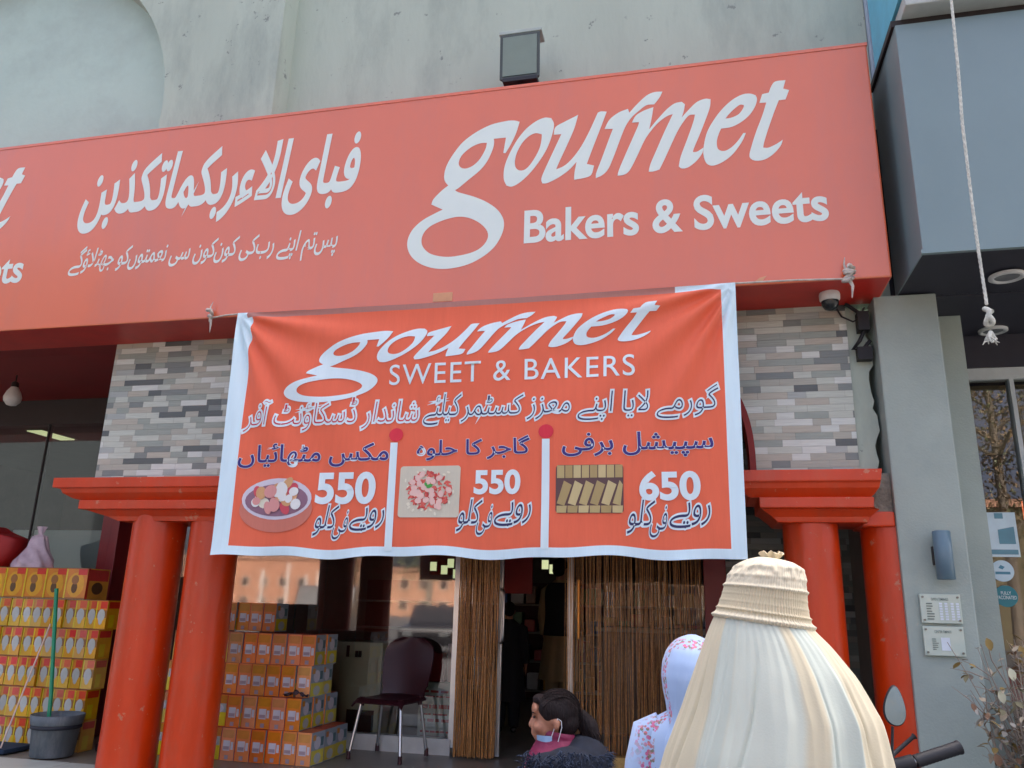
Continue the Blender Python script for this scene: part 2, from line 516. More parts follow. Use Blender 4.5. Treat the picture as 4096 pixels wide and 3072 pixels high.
# rough plaster strip and patch beside the right pier
jag = random.Random(4)
edge = [(1.045 + jag.uniform(-0.018, 0.022), 1.9 + k*(2.9-1.9)/22) for k in range(23)]
mb = MB().prism([(0.932, 1.9)] + edge + [(0.932, 2.96)], 4.985, 5.14)
mb.build('plaster_strip', plaster, bk)
edge = [(0.955 + jag.uniform(-0.02, 0.03) + 0.03*((k % 5) == 2), 1.905 - k*0.016) for k in range(19)]
mb = MB().prism(edge + [(1.072, 1.61), (1.072, 1.905)], 4.90, 5.1)
mb.build('cement_patch', cement, bk)

def moulding(name, x0, x1, y0, y1, prof):
    """prof: (z, inset left, inset right, inset front)"""
    mb = MB()
    rings = [[(x0+l, y0+f, z), (x1-r_, y0+f, z), (x1-r_, y1, z), (x0+l, y1, z)] for z, l, r_, f in prof]
    vs = [v for r_ in rings for v in r_]
    fs = [(i*4+k, i*4+(k+1) % 4, (i+1)*4+(k+1) % 4, (i+1)*4+k) for i in range(len(prof)-1) for k in range(4)]
    mb.add(vs, [tuple(reversed(f)) for f in fs])
    mb.add(rings[0], [(0, 1, 2, 3)]); mb.add(rings[-1], [(3, 2, 1, 0)])
    return mb.build(name, red_paint, bk, bevel=0.006)
moulding('capital', -4.41, -2.72, 4.72, 5.2, [(1.905, 0, 0, 0), (1.838, 0, 0, 0), (1.830, .06, .03, .012), (1.80, .075, .04, .02), (1.765, .15, .08, .045), (1.752, .22, .1, .055), (1.75, .215, .09, .03), (1.692, .215, .09, .03), (1.686, .27, .12, .06), (1.645, .42, .2, .085), (1.615, .50, .26, .09)])
moulding('capital', 0.19, 1.0, 4.72, 5.2, [(1.903, 0, 0, 0), (1.838, 0, .012, 0), (1.830, .03, .012, .012), (1.80, .04, .02, .02), (1.765, .08, .045, .045), (1.752, .1, .06, .055), (1.75, .15, .05, .03), (1.692, .15, .055, .03), (1.686, .17, .02, .06), (1.645, .22, .07, .085), (1.615, .25, .08, .09)])
def column(x, r_, y=4.975):
    rr = random.Random(int(x*100))
    prof = [(r_*(1.0 + 0.012*math.sin(z*1.3+x) + rr.uniform(-.003, .003)), z) for z in [0.012 + k*(1.66-0.012)/24 for k in range(25)]]
    mb = MB().lathe(prof, (x, y), 48)
    return mb.build('column', red_paint, bk)
column(-3.69, .180); column(-3.25, .166); column(0.63, .152); column(1.082, .165, 5.055)
MB().box(0.90, 1.073, 4.875, 5.2, 1.60, 1.685).build('capital', red_paint, bk, bevel=0.01)
# soffit and room
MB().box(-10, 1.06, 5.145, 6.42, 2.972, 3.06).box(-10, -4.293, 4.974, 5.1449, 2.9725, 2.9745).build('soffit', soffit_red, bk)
MB().box(-10, 1.25, 6.42, 6.52, 2.72, 3.06).build('header_beam', dark_frame, bk)
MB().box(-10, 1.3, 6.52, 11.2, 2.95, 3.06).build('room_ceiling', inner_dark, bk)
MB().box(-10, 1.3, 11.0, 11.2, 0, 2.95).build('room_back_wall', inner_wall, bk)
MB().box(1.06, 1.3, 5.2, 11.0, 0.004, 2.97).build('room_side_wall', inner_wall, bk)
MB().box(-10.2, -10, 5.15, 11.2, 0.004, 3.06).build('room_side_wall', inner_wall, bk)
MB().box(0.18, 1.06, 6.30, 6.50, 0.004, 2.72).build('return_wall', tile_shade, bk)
# maroon frame posts
MB().box(-5.09, -4.985, 6.08, 6.3, 0.004, 2.972).box(-4.98, -4.90, 6.06, 6.3, 0.004, 2.972).build('door_post', maroon_frame, bk, bevel=0.006)
MB().box(0.02, 0.18, 6.2, 6.45, 0.004, 2.972).build('door_post', maroon_frame, bk, bevel=0.006)
shop_glass = glass_mat('shop glass', (0.84, 0.88, 0.86), 2.2, 0.035)
def pane(name, x0, x1, y, z0, z1, parent, mat, n=1):
    o = MB().add([(x0, y, z0), (x1, y, z0), (x1, y, z1), (x0, y, z1)], [(0, 1, 2, 3)]).build(name, mat, parent)
    return o
pane('glass_pane', -9.9, -5.09, 6.42, 0.06, 2.72, bk, shop_glass)
pane('glass_pane', -4.90, -3.1, 6.44, 0.12, 2.72, bk, shop_glass)
pane('glass_pane', -3.095, -1.93, 6.44, 0.12, 2.72, bk, shop_glass)
pane('glass_pane', -0.98, 0.02, 6.44, 0.06, 2.72, bk, glass_mat('clear glass', (0.9, 0.92, 0.9), 1.42))
MB().box(-4.9, -1.93, 6.40, 6.5, 0.004, 0.12).build('plinth', pm('white tile plinth', lin((196, 200, 196)), rough=0.3), bk)
for x, w_ in ((-7.1, .01), (-6.15, .007), (-1.93, .02), (-1.0, .02)):
    MB().box(x-w_, x+w_, 6.41, 6.46, 0.06, 2.72).build('window_frame', chrome if w_ > .015 else dark_frame, bk)

# ------------------------------------------------------------------ sign box
sign_red = pm('sign vinyl', lin((214, 97, 46)), rough=0.33, var=0.05, vscale=1.6, spec=1.0, bump=0.04, bscale=3, coat=0.6, streak=0.25, stain=lin((186, 104, 84)), stain_amt=0.3, stain_scale=3)
vinyl_white = pm('sign white vinyl', lin((216, 229, 222)), rough=0.35, var=0.02)
SY = 4.55
sg = thing('shop_sign', 'long red shop sign with white script lettering and Urdu verse across the facade', 'sign', (-2, 4.7, 2.97), wp=True)
MB().box(-10, 1.118, SY, 4.972, 2.968, 4.53, mats6=[1, 1, 0, 1, 1, 1]).build('sign_box', [sign_red, pm('shaded sign red', lin((188, 34, 22)), rough=0.4)], sg, bevel=0.01)  # underside and sides: the sign's red, darkened in colour for their shade
mb = MB()
mb.box(-10, 1.121, SY-0.004, SY+0.02, 4.512, 4.534)
mb.build('edge_strip', sign_red, sg)
for x in (-8.2, -5.72):
    MB().box(x-.004, x+.004, SY-.0015, SY+.01, 2.985, 4.51).build('panel_seam', pm('seam', lin((190, 78, 60)), rough=.4), sg)
LOGO = {'g':[[[-1.073,4.244],[-1.096,4.158],[-1.13,4.078],[-1.164,4.016],[-1.179,4.02],[-1.164,4.134],[-1.248,4.135],[-1.245,4.104],[-1.253,4.056],[-1.286,3.973],[-1.335,3.907],[-1.412,3.844],[-1.476,3.791],[-1.503,3.776],[-1.474,3.756],[-1.371,3.715],[-1.282,3.667],[-1.209,3.607],[-1.168,3.542],[-1.159,3.481],[-1.175,3.415],[-1.215,3.344],[-1.283,3.283],[-1.386,3.232],[-1.506,3.211],[-1.614,3.219],[-1.71,3.256],[-1.779,3.314],[-1.813,3.385],[-1.811,3.454],[-1.778,3.52],[-1.715,3.576],[-1.636,3.616],[-1.582,3.64],[-1.663,3.685],[-1.649,3.726],[-1.593,3.784],[-1.552,3.815],[-1.578,3.853],[-1.584,3.902],[-1.569,3.972],[-1.525,4.055],[-1.462,4.137],[-1.375,4.2],[-1.274,4.245],[-1.171,4.261],[-1.113,4.259]],[[-1.295,4.11],[-1.304,4.062],[-1.338,3.994],[-1.38,3.951],[-1.423,3.932],[-1.46,3.936],[-1.484,3.962],[-1.482,4.002],[-1.458,4.044],[-1.401,4.09],[-1.342,4.111]],[[-1.466,3.577],[-1.4,3.563],[-1.334,3.527],[-1.283,3.477],[-1.263,3.43],[-1.272,3.386],[-1.306,3.344],[-1.361,3.315],[-1.439,3.299],[-1.524,3.294],[-1.604,3.308],[-1.664,3.335],[-1.707,3.384],[-1.717,3.434],[-1.702,3.483],[-1.66,3.525],[-1.596,3.554],[-1.531,3.571]]],'o':[[[-0.839,4.195],[-0.852,4.113],[-0.886,4.014],[-0.941,3.919],[-1.003,3.84],[-1.065,3.785],[-1.114,3.763],[-1.15,3.774],[-1.169,3.819],[-1.171,3.889],[-1.156,3.958],[-1.122,4.041],[-1.081,4.116],[-1.025,4.186],[-0.961,4.234],[-0.904,4.254],[-0.858,4.245]],[[-0.92,4.121],[-0.929,4.043],[-0.956,3.975],[-0.997,3.909],[-1.032,3.878],[-1.068,3.878],[-1.093,3.904],[-1.098,3.952],[-1.085,4.014],[-1.051,4.081],[-1.009,4.124],[-0.966,4.143],[-0.931,4.134]]],'u':[[[-0.678,4.247],[-0.705,4.143],[-0.753,4.023],[-0.801,3.911],[-0.821,3.858],[-0.766,3.88],[-0.711,3.932],[-0.656,4.011],[-0.601,4.122],[-0.548,4.248],[-0.525,4.254],[-0.49,4.247],[-0.525,4.146],[-0.572,4.016],[-0.612,3.901],[-0.62,3.876],[-0.574,3.859],[-0.591,3.796],[-0.628,3.778],[-0.703,3.77],[-0.7,3.823],[-0.687,3.899],[-0.738,3.843],[-0.807,3.796],[-0.876,3.765],[-0.911,3.765],[-0.918,3.8],[-0.898,3.86],[-0.851,3.971],[-0.803,4.083],[-0.789,4.115],[-0.84,4.117],[-0.828,4.174],[-0.769,4.206],[-0.72,4.228]]],'r':[[[-0.352,4.25],[-0.343,4.22],[-0.3,4.27],[-0.233,4.333],[-0.181,4.353],[-0.129,4.35],[-0.149,4.307],[-0.183,4.262],[-0.235,4.261],[-0.287,4.222],[-0.327,4.186],[-0.367,4.127],[-0.401,4.041],[-0.441,3.927],[-0.481,3.828],[-0.52,3.785],[-0.563,3.767],[-0.559,3.807],[-0.526,3.899],[-0.479,4.035],[-0.451,4.114],[-0.505,4.119],[-0.472,4.185],[-0.412,4.231]]],'m':[[[-0.328,4.144],[-0.301,4.194],[-0.248,4.225],[-0.189,4.242],[-0.201,4.166],[-0.219,4.082],[-0.172,4.14],[-0.106,4.214],[-0.054,4.252],[-0.009,4.258],[0.01,4.237],[0.002,4.193],[-0.012,4.144],[0.04,4.203],[0.086,4.245],[0.137,4.261],[0.17,4.253],[0.163,4.194],[0.131,4.102],[0.09,3.997],[0.055,3.914],[0.048,3.887],[0.073,3.887],[0.113,3.911],[0.104,3.872],[0.065,3.819],[0.014,3.782],[-0.024,3.779],[-0.042,3.795],[-0.027,3.866],[0.014,3.977],[0.056,4.097],[0.07,4.154],[0.032,4.152],[-0.007,4.105],[-0.047,4.036],[-0.088,3.945],[-0.128,3.855],[-0.161,3.786],[-0.2,3.776],[-0.228,3.778],[-0.217,3.829],[-0.177,3.926],[-0.13,4.038],[-0.082,4.144],[-0.068,4.175],[-0.108,4.162],[-0.16,4.124],[-0.213,4.063],[-0.252,4.001],[-0.293,3.91],[-0.332,3.827],[-0.359,3.786],[-0.391,3.771],[-0.424,3.77],[-0.416,3.807],[-0.383,3.891],[-0.33,4.018],[-0.289,4.117],[-0.283,4.143]]],'e':[[[0.225,4.033],[0.289,4.037],[0.352,4.067],[0.403,4.112],[0.437,4.166],[0.451,4.216],[0.444,4.246],[0.411,4.262],[0.362,4.261],[0.298,4.228],[0.233,4.167],[0.181,4.096],[0.14,4.02],[0.118,3.936],[0.111,3.864],[0.123,3.806],[0.149,3.781],[0.186,3.781],[0.242,3.807],[0.293,3.851],[0.345,3.924],[0.372,3.984],[0.357,3.985],[0.321,3.933],[0.283,3.895],[0.245,3.874],[0.215,3.878],[0.197,3.901],[0.196,3.948],[0.207,3.99]],[[0.255,4.101],[0.293,4.104],[0.337,4.124],[0.366,4.164],[0.37,4.184],[0.346,4.189],[0.308,4.161],[0.275,4.128]]],'t':[[[0.628,4.33],[0.611,4.271],[0.645,4.256],[0.62,4.192],[0.58,4.191],[0.549,4.115],[0.506,3.997],[0.477,3.908],[0.469,3.87],[0.499,3.866],[0.547,3.886],[0.586,3.911],[0.57,3.869],[0.525,3.818],[0.476,3.788],[0.428,3.783],[0.396,3.797],[0.385,3.826],[0.401,3.888],[0.433,3.985],[0.476,4.095],[0.505,4.185],[0.464,4.187],[0.484,4.248],[0.524,4.254],[0.542,4.299],[0.568,4.329]]]}
glyphs = {k: [smooth_closed(lp, 4) for lp in v] for k, v in LOGO.items()}
def logo_mesh(fn):
    V, F = outline_mesh([[[fn(p) for p in lp] for lp in v] for v in glyphs.values()])
    return V, F
for dx in (0.0, -5.669):
    V, F = logo_mesh(lambda p: (p[0]+dx, p[1]))
    flat_mesh('script_lettering', V, F, SY-0.0016, vinyl_white, sg)
    V0, F = text_raw('Bakers & Sweets', 0.022)
    flat_mesh('small_lettering', fit(V0, V0, -1.025+dx, 0.812+dx, 3.345, 3.582), F, SY-0.0016, vinyl_white, sg)
    V0, F0 = text_raw(urdu('فبای\u200cالاء\u200cربکما\u200cتکذبن'))
    V1, F = text_raw(urdu('فبای\u200cالاء\u200cربکما\u200cتکذبن'), 0.0, 1.0, 0.028)
    flat_mesh('urdu_lettering', fit(V1, V0, -4.46+dx, -2.25+dx, 3.72, 4.30, slant=0.12), F, SY-0.0016, vinyl_white, sg)
    V0, F = text_raw(urdu('پس\u200cتم اپنے رب\u200cکی کون\u200cکون سی نعمتوں\u200cکو جھٹلاؤ\u200cگے'), 0.010)
    flat_mesh('urdu_lettering', fit(V0, V0, -4.46+dx, -2.34+dx, 3.345, 3.60, slant=0.15), F, SY-0.0016, vinyl_white, sg)
tape = pm('brown tape', lin((205, 150, 110)), rough=0.5)
MB().box(-1.614, -1.484, SY-0.003, SY+0.01, 2.985, 3.045).build('tape_patch', tape, sg)
MB().prism([(0.36, 2.98), (0.41, 2.985), (0.44, 3.02), (0.40, 3.01)], SY-0.003, SY+0.01).build('tape_patch', tape, sg)

# ------------------------------------------------------------------ cloth banner
BT, BB, BL, BR = 2.972, 1.368, -2.975, 0.258
BY = 4.50
def bd(x, z):
    w_ = 0.0
    for cx, sg_, kf in ((BL, 1, 15.0), (BR, -1, 17.0)):
        dx, dz = (x-cx)*sg_, BT-z
        r_ = math.hypot(dx, dz)
        if r_ > 1e-4:
            th = math.atan2(dz, max(dx, 0))
            w_ += 0.025*math.exp(-r_/0.85)*min(r_/0.22, 1.0)*math.sin(th*kf + 0.9*math.sin(th*5.3))
    t = (BT-z)/(BT-BB)
    w_ += 0.010*math.sin(x*2.3+0.4)*t + 0.005*math.sin(x*5.1+z*1.7)*t
    w_ += 0.010*math.sin(x*11+2*math.sin(x*3))*math.exp(-(z-BB)/0.07)
    w_ += 0.005*noise.noise((x*6, z*2.5, 3.1)) + 0.0008*noise.noise((x*16, z*5, 7.7))
    return w_
bn = thing('cloth_banner', 'orange cloth banner with white border listing three sweets and prices, hung below the sign', 'banner', (-1.36, 4.5, 1.37), wp=True)
def cloth_mat(name, col, rough=0.55):
    return pm(name, lin(col), rough=rough, var=0.03, vscale=30, streak=0.1, spec=0.45, bump=0.08, bscale=120)
b_orange = cloth_mat('banner orange', (230, 104, 70))
b_white = cloth_mat('banner white', (212, 238, 247))
b_print = cloth_mat('print white', (216, 236, 242))
b_navy = cloth_mat('print navy', (52, 40, 120))
b_navy2 = cloth_mat('print dark blue', (40, 44, 92))
b_red = cloth_mat('print crimson', (214, 40, 62))
b_crim = cloth_mat('print dark crimson', (190, 40, 60))
b_hem = cloth_mat('hem', (176, 122, 112))
def btop(x):   # sag of the top edge between the ropes
    u = (x-BL)/(BR-BL)
    return BT - 0.012*math.sin(PI*u)
def bleft(z): return BL + 0.025*(BT-z)/(BT-BB)
def bright(z): return BR - 0.012*(BT-z)/(BT-BB)
def breaks(cuts, n):
    out = []
    for a, b in zip(cuts, cuts[1:]):
        m_ = max(2, round(n*(b-a))); out += [a+(b-a)*k/m_ for k in range(m_)]
    return out + [1.0]
UU = breaks([0, .0355, .9745, 1.0], 220); VV = breaks([0, .022, .966, 1.0], 110)
NU, NV = len(UU)-1, len(VV)-1
mb = MB()
P = []
for j in range(NV+1):
    row = []
    for i in range(NU+1):
        u, v = UU[i], VV[j]
        z = btop(BL+u*(BR-BL))*(1-v) + (BB + 0.010*math.sin(u*19) + 0.006*math.sin(u*41+1))*v + 0.024*v*u
        x = bleft(z)*(1-u) + bright(z)*u
        row.append((x, BY + bd(x, z), z))
    P.append(row)
mb.grid(P)
mb.f = [tuple(reversed(f)) for f in mb.f]
# the printed orange field is its own faces of the sheet
for k, f in enumerate(mb.f):
    u, v = UU[k % NU], VV[k // NU]
    if .0354 < u < .9744 and .0219 < v < .9659: mb.m[k] = 1
    elif v < .0219 and .02 < u < .89: mb.m[k] = 2
cloth = mb.build('cloth', [b_white, b_orange, b_hem], bn)
def printed(name, V, F, mat, lay=1, ml=0.026):
    return flat_mesh(name, V, F, BY-0.0030-0.0012*lay, mat, bn, bd, ml)
V, F = logo_mesh(lambda p: (0.9745*p[0]+0.0015*p[1]-0.8106, 0.0365*p[0]+0.4217*p[1]+1.0303))
printed('script_lettering', V, F, b_print)
V0, F = text_raw('SWEET & BAKERS', 0.002, 1.12)
printed('small_lettering', fit(V0, V0, -1.855, -0.33, 2.425, 2.556), F, b_print)
def outlined(name, s, x0, x1, z0, z1, fill, out=b_print, w_=0.05, slant=0.0, off=0.008, spacing=1.0, rise=0.0):
    V0, F0 = text_raw(s, off, spacing)
    V1, F1 = text_raw(s, 0.0, spacing, w_)
    if out: printed(name+'_outline', fit(V1, V0, x0, x1, z0, z1, slant, rise), F1, out, 1)
    printed(name, fit(V0, V0, x0, x1, z0, z1, slant, rise), F0, fill, 2)
outlined('offer_lettering', urdu('گورمے لایا اپنے معزز کسٹمر'), -1.38, 0.115, 2.165, 2.355, b_navy2, w_=0.050, slant=0.12, off=-.014)
outlined('offer_lettering', urdu('کیلئے'), -1.62, -1.40, 2.165, 2.355, b_navy2, w_=0.050, slant=0.12, off=-.014)
outlined('offer_lettering', urdu('شاندار ڈسکاؤنٹ آفر'), -2.835, -1.66, 2.15, 2.355, b_crim, w_=0.056, slant=0.12, off=-.018)
outlined('heading', urdu('سپیشل برفی'), -0.755, 0.095, 1.945, 2.092, b_navy, w_=0.030, off=0.012)
outlined('heading', urdu('گاجر کا حلوہ'), -1.645, -0.945, 1.945, 2.085, b_navy, w_=0.030, off=0.012)
outlined('heading', urdu('مکس مٹھائیاں'), -2.84, -1.825, 1.915, 2.068, b_navy, w_=0.030, off=0.012)
for s, x0, x1, z0, z1 in (('550', -2.285, -1.892, 1.685, 1.882), ('550', -1.276, -0.996, 1.738, 1.883), ('650', -0.318, 0.017, 1.700, 1.866)):
    V0, F = text_raw(s, 0.035)
    printed('price', fit(V0, V0, x0, x1, z0, z1), F, b_print, 2)
for x0, x1, z0, z1 in ((-2.28, -1.84, 1.475, 1.675), (-1.375, -0.945, 1.505, 1.705), (-0.39, 0.05, 1.498, 1.70)):
    wd = x1-x0
    outlined('unit_lettering', urdu('روپے'), x0+wd*0.52, x1, z0+0.05, z1-0.01, b_navy2, w_=0.05, slant=0.15, off=-.006)
    outlined('unit_lettering', urdu('فی'), x0+wd*0.27, x0+wd*0.47, z0, z1-0.03, b_navy2, w_=0.05, slant=0.15, off=-.006)
    outlined('unit_lettering', urdu('کلو'), x0, x0+wd*0.30, z0+0.02, z1+0.005, b_navy2, w_=0.05, slant=0.15, off=-.006)
def ell(cx, cz, a, b, n=28, rot=0.0):
    c, s_ = math.cos(rot), math.sin(rot)
    return [(cx+a*math.cos(2*PI*k/n)*c-b*math.sin(2*PI*k/n)*s_, cz+a*math.cos(2*PI*k/n)*s_+b*math.sin(2*PI*k/n)*c) for k in range(n)]
def rrect(x0, x1, z0, z1, r_):
    out = []
    for cx, cz, a0 in ((x1-r_, z1-r_, 0), (x0+r_, z1-r_, 90), (x0+r_, z0+r_, 180), (x1-r_, z0+r_, 270)):
        out += [(cx+r_*math.cos(R(a0+k*18)), cz+r_*math.sin(R(a0+k*18))) for k in range(6)]
    return out
def printed_poly(name, polys, mat, lay, ml=0.05):
    V, F = [], []
    for p_ in polys:
        b = len(V); V += p_; F.append(tuple(range(b, b+len(p_))))
    me_f = []
    for f in F:                                    # fan from the centre keeps the pieces conformable
        c = (sum(V[i][0] for i in f)/len(f), sum(V[i][1] for i in f)/len(f)); V.append(c); ci = len(V)-1
        me_f += [(f[i], f[(i+1) % len(f)], ci) for i in range(len(f))]
    return printed(name, V, me_f, mat, lay, ml)
printed_poly('divider', [[(-1.812, 1.41), (-1.765, 1.412), (-1.772, 2.06), (-1.818, 2.06)]], b_print, 1)
printed_poly('divider', [[(-0.872, 1.43), (-0.826, 1.43), (-0.828, 2.06), (-0.873, 2.06)]], b_print, 1)
printed_poly('red_dot', [ell(-1.785, 2.108, 0.045, 0.042)], b_red, 2)
printed_poly('red_dot', [ell(-0.85, 2.104, 0.045, 0.042)], b_red, 2)
# printed picture: plate of mixed sweets
rn = random.Random(11)
printed_poly('plate_shadow_print', [ell(-2.545, 1.655, 0.248, 0.140)], cloth_mat('print dusk', (200, 118, 100)), 1)
printed_poly('plate_print', [ell(-2.545, 1.72, 0.238, 0.128)], cloth_mat('print lilac', (206, 204, 216)), 2)
printed_poly('plate_rim_print', [ell(-2.545, 1.712, 0.215, 0.100)], cloth_mat('print plum', (140, 104, 124)), 3)
sw = {'cream': (224, 220, 200), 'peach': (232, 178, 132), 'rose': (206, 78, 92), 'tan': (206, 160, 112), 'milk': (226, 230, 228), 'blush': (214, 150, 146)}
for k, (nm, c) in enumerate(sw.items()):
    polys = []
    for q in range(7 if nm in ('cream', 'milk') else 5):
        rr_ = rn.random()**.5; t_ = rn.uniform(0, 2*PI)
        cx = -2.545 + .190*rr_*math.cos(t_); cz = 1.742 + .085*rr_*math.sin(t_)
        polys.append(ell(cx, cz, rn.uniform(.024, .042), rn.uniform(.024, .046), 14, rn.uniform(0, 3)))
    printed_poly('sweets_print', polys, cloth_mat('print '+nm, c), 4+k)
# printed picture: carrot pudding
printed_poly('pudding_plate_print', [rrect(-1.742, -1.362, 1.606, 1.912, .02)], cloth_mat('print plate', (204, 200, 180)), 1)
for nm, c, nn, a, b, lay in (('dark carrot', (190, 62, 60), 90, .016, .007, 3), ('carrot', (214, 96, 84), 120, .014, .006, 4), ('milk solids', (226, 190, 180), 26, .022, .018, 5), ('rice', (226, 222, 200), 40, .012, .007, 2)):
    polys = []
    for q in range(nn):
        rr = math.sqrt(rn.random()); t = rn.uniform(0, 2*PI)
        k_ = 1.15 if nm == 'rice' else 0.9
        polys.append(ell(-1.552+0.155*rr*k_*math.cos(t), 1.765+0.125*rr*k_*math.sin(t), a, b, 7, rn.uniform(0, 3)))
    printed_poly('pudding_print', polys, cloth_mat('print '+nm, c), lay)
printed_poly('leaf_print', [ell(-1.55, 1.79, .02, .012, 8, 0.4), ell(-1.572, 1.80, .014, .009, 8, 2.2)], cloth_mat('print leaf', (70, 160, 70)), 7)
# printed picture: fudge diamonds
printed_poly('fudge_ground_print', [rrect(-0.79, -0.405, 1.63, 1.905, .02)], cloth_mat('print dark tan', (92, 66, 66)), 1)
for sh, c in enumerate(((182, 164, 112), (168, 148, 98), (196, 180, 130))):
    polys = []
    for k in range(8):
        if k % 3 == sh:
            x = -0.787 + k*0.0475; polys.append([(x+.004, 1.83), (x+.046, 1.83), (x+.046, 1.903), (x+.004, 1.903)])
    for k in range(6):
        if k % 3 == sh:
            x = -0.787 + k*0.0635; polys.append([(x+.003, 1.632), (x+.058, 1.632), (x+.062, 1.672), (x+.003, 1.672)])
    for k in range(6):
        if (k+1) % 3 == sh:
            x = -0.785 + k*0.0635; polys.append([(x+.002, 1.685), (x+.046, 1.672), (min(x+.088, -.408), 1.79), (min(x+.042, -.409), 1.815)])
    printed_poly('fudge_print', polys, cloth_mat('print fudge %s' % 'abc'[sh], c), 2+sh)
# rag knots holding the banner and ropes
rag = pm('dirty white rag', lin((188, 182, 172)), rough=0.9, var=0.35, vscale=20)
def rag_knot(x, y, z, s, label):
    mb = MB(); rr = random.Random(int(x*50))
    for k in range(3):
        a = rr.uniform(0, 6.28)
        pts = [(x+s*.35*math.cos(a+t*2.4)*(.6+.4*math.sin(t*3)), y-.02+s*.3*math.sin(a+t*2.1), z+s*(.5-t*.17)) for t in [q*.6 for q in range(10)]]
        mb.tube(pts, [s*.10+s*.06*rr.random() for _ in pts], 7)
    mb.tube([(x, y-.02, z-.2*s), (x+.2*s, y-.03, z-.8*s), (x+.12*s, y-.02, z-1.5*s)], [s*.14, s*.09, s*.03], 6)
    mb.tube([(x, y-.01, z), (x-.15*s, y-.015, z+.7*s), (x-.05*s, y-.005, z+1.2*s)], [s*.09, s*.06, s*.02], 6)
    o = mb.build('rag_knot', rag); return tag(o, label, 'rag', 'rag knots on the sign edge')
rag_knot(-3.19, 4.53, 2.975, .085, 'dirty white rag knotted at the sign edge beside the top left banner corner')
rag_knot(0.876, 4.53, 2.98, .095, 'dirty white rag knotted at the lower right end of the red sign')
o = MB().tube([(-3.19, 4.525, 2.96), (-3.08, 4.515, 2.968), (BL, 4.5, 2.965)], .006, 6).build('banner_cord', rag)
tag(o, 'short pale cord from the left rag knot to the banner corner', 'cord')
o = MB().tube([(0.876, 4.525, 2.96), (0.6, 4.515, 2.968), (BR, 4.5, 2.965)], .006, 6).build('banner_cord', rag)
tag(o, 'pale cord running along the sign edge from the right rag knot to the banner', 'cord')
# ================================================================== NEIGHBOUR SHOP
fascia_grey = pm('blue grey cladding', lin((119, 141, 144)), rough=0.32, var=0.04, vscale=1.5, spec=0.6)
navy_soffit = pm('dark soffit', lin((40, 42, 54)), rough=0.6)
blue_frame = pm('blue grey frame', lin((86, 104, 124)), rough=0.45, var=0.08)
pale_frame = pm('pale frame', lin((180, 190, 190)), rough=0.5)
wall_pale = pm('pale blue render', lin((168, 188, 204)), rough=0.8, var=0.05, vscale=1.5)
nb = thing('neighbour_shop', 'grey shop to the right with a blue grey fascia box and glass front', 'shop', (2.2, 5, 0), wp=True)
MB().box(1.215, 5, 4.282, 4.93, 2.984, 4.425, mats6=[1, 0, 0, 0, 0, 0]).build('fascia_box', [fascia_grey, navy_soffit], nb, bevel=0.006)
MB().box(1.205, 5, 4.272, 4.30, 2.976, 2.998).build('fascia_lip', fascia_grey, nb)
MB().box(1.20, 5, 4.30, 4.93, 4.428, 4.47).build('shadow_gap', dark_frame, nb)
MB().box(1.255, 5, 4.18, 4.93, 4.472, 4.56).build('ledge', pm('pale ledge', lin((176, 184, 180)), rough=0.7), nb, bevel=0.008)
MB().box(1.24, 5, 4.16, 4.9, 4.57, 5.6).build('upper_sign', pm('cyan panel', lin((96, 186, 214)), rough=0.4), nb)
MB().box(1.24, 5, 4.945, 5.2, 3.11, 9).build('upper_wall', wall_pale, nb)
MB().box(1.075, 1.422, 4.862, 5.25, -0.30, 2.975).build('pilaster', grey_plaster, nb, bevel=0.01)
MB().box(1.30, 5, 4.935, 8.5, 2.975, 3.1).build('soffit', navy_soffit, nb)
MB().box(1.80, 5, 5.86, 5.88, 2.18, 2.66).build('blind', pm('olive blind', lin((128, 120, 94)), rough=.8), nb)
MB().box(4.9, 5, 5.82, 8.4, 0, 2.97).build('side_wall', pm('brown interior', lin((92, 72, 52))), nb)
MB().box(1.665, 1.775, 5.66, 5.80, 0.0, 2.97).build('window_frame', blue_frame, nb, bevel=0.006)
MB().box(1.30, 1.665, 5.27, 5.80, 0.0, 2.97).build('return_wall', grey_plaster, nb)
MB().box(1.776, 5, 5.70, 5.78, 2.66, 2.74).build('window_frame', pale_frame, nb)
MB().box(1.776, 5, 5.69, 5.80, 2.742, 2.97).build('window_head', navy_soffit, nb)
MB().box(1.776, 5, 5.68, 5.80, 0.0, 0.12).build('sill', grey_plaster, nb)
nglass = glass_mat('neighbour glass', (0.70, 0.72, 0.68), 1.8)
pane('glass_pane', 1.776, 5, 5.74, 0.12, 2.66, nb, nglass)
MB().box(2.045, 2.07, 5.70, 5.78, 0.12, 2.66).build('window_frame', pale_frame, nb)
brown_in = pm('brown interior', lin((92, 72, 52)), rough=0.7, var=0.2)
MB().box(1.3, 5, 8.4, 8.5, 0, 2.97).build('back_wall', brown_in, nb)
MB().box(1.32, 1.40, 5.82, 8.4, 0, 2.97).build('side_wall', brown_in, nb)
for x, y, r_ in ((1.735, 4.655, .092), (1.955, 5.60, .088)):
    mb = MB().lathe([(r_, 2.974), (r_, 2.962), (r_*.80, 2.955), (r_*.68, 2.966)], (x, y), 28, 0, cap=False)
    mb.lathe([(r_*.68, 2.966), (0.004, 2.972)], (x, y), 28, 1, cap=False)
    o = mb.build('downlight', [pm('downlight rim', lin((196, 200, 200)), rough=0.4), pm('downlight lens', lin((110, 116, 120)), rough=0.2)])
    tag(o, 'round pale rimmed downlight in the dark soffit, ' + ('the larger one near the blue grey fascia' if y < 5 else 'the smaller one behind the rope knot'), 'downlight', group='downlights in the neighbour soffit')
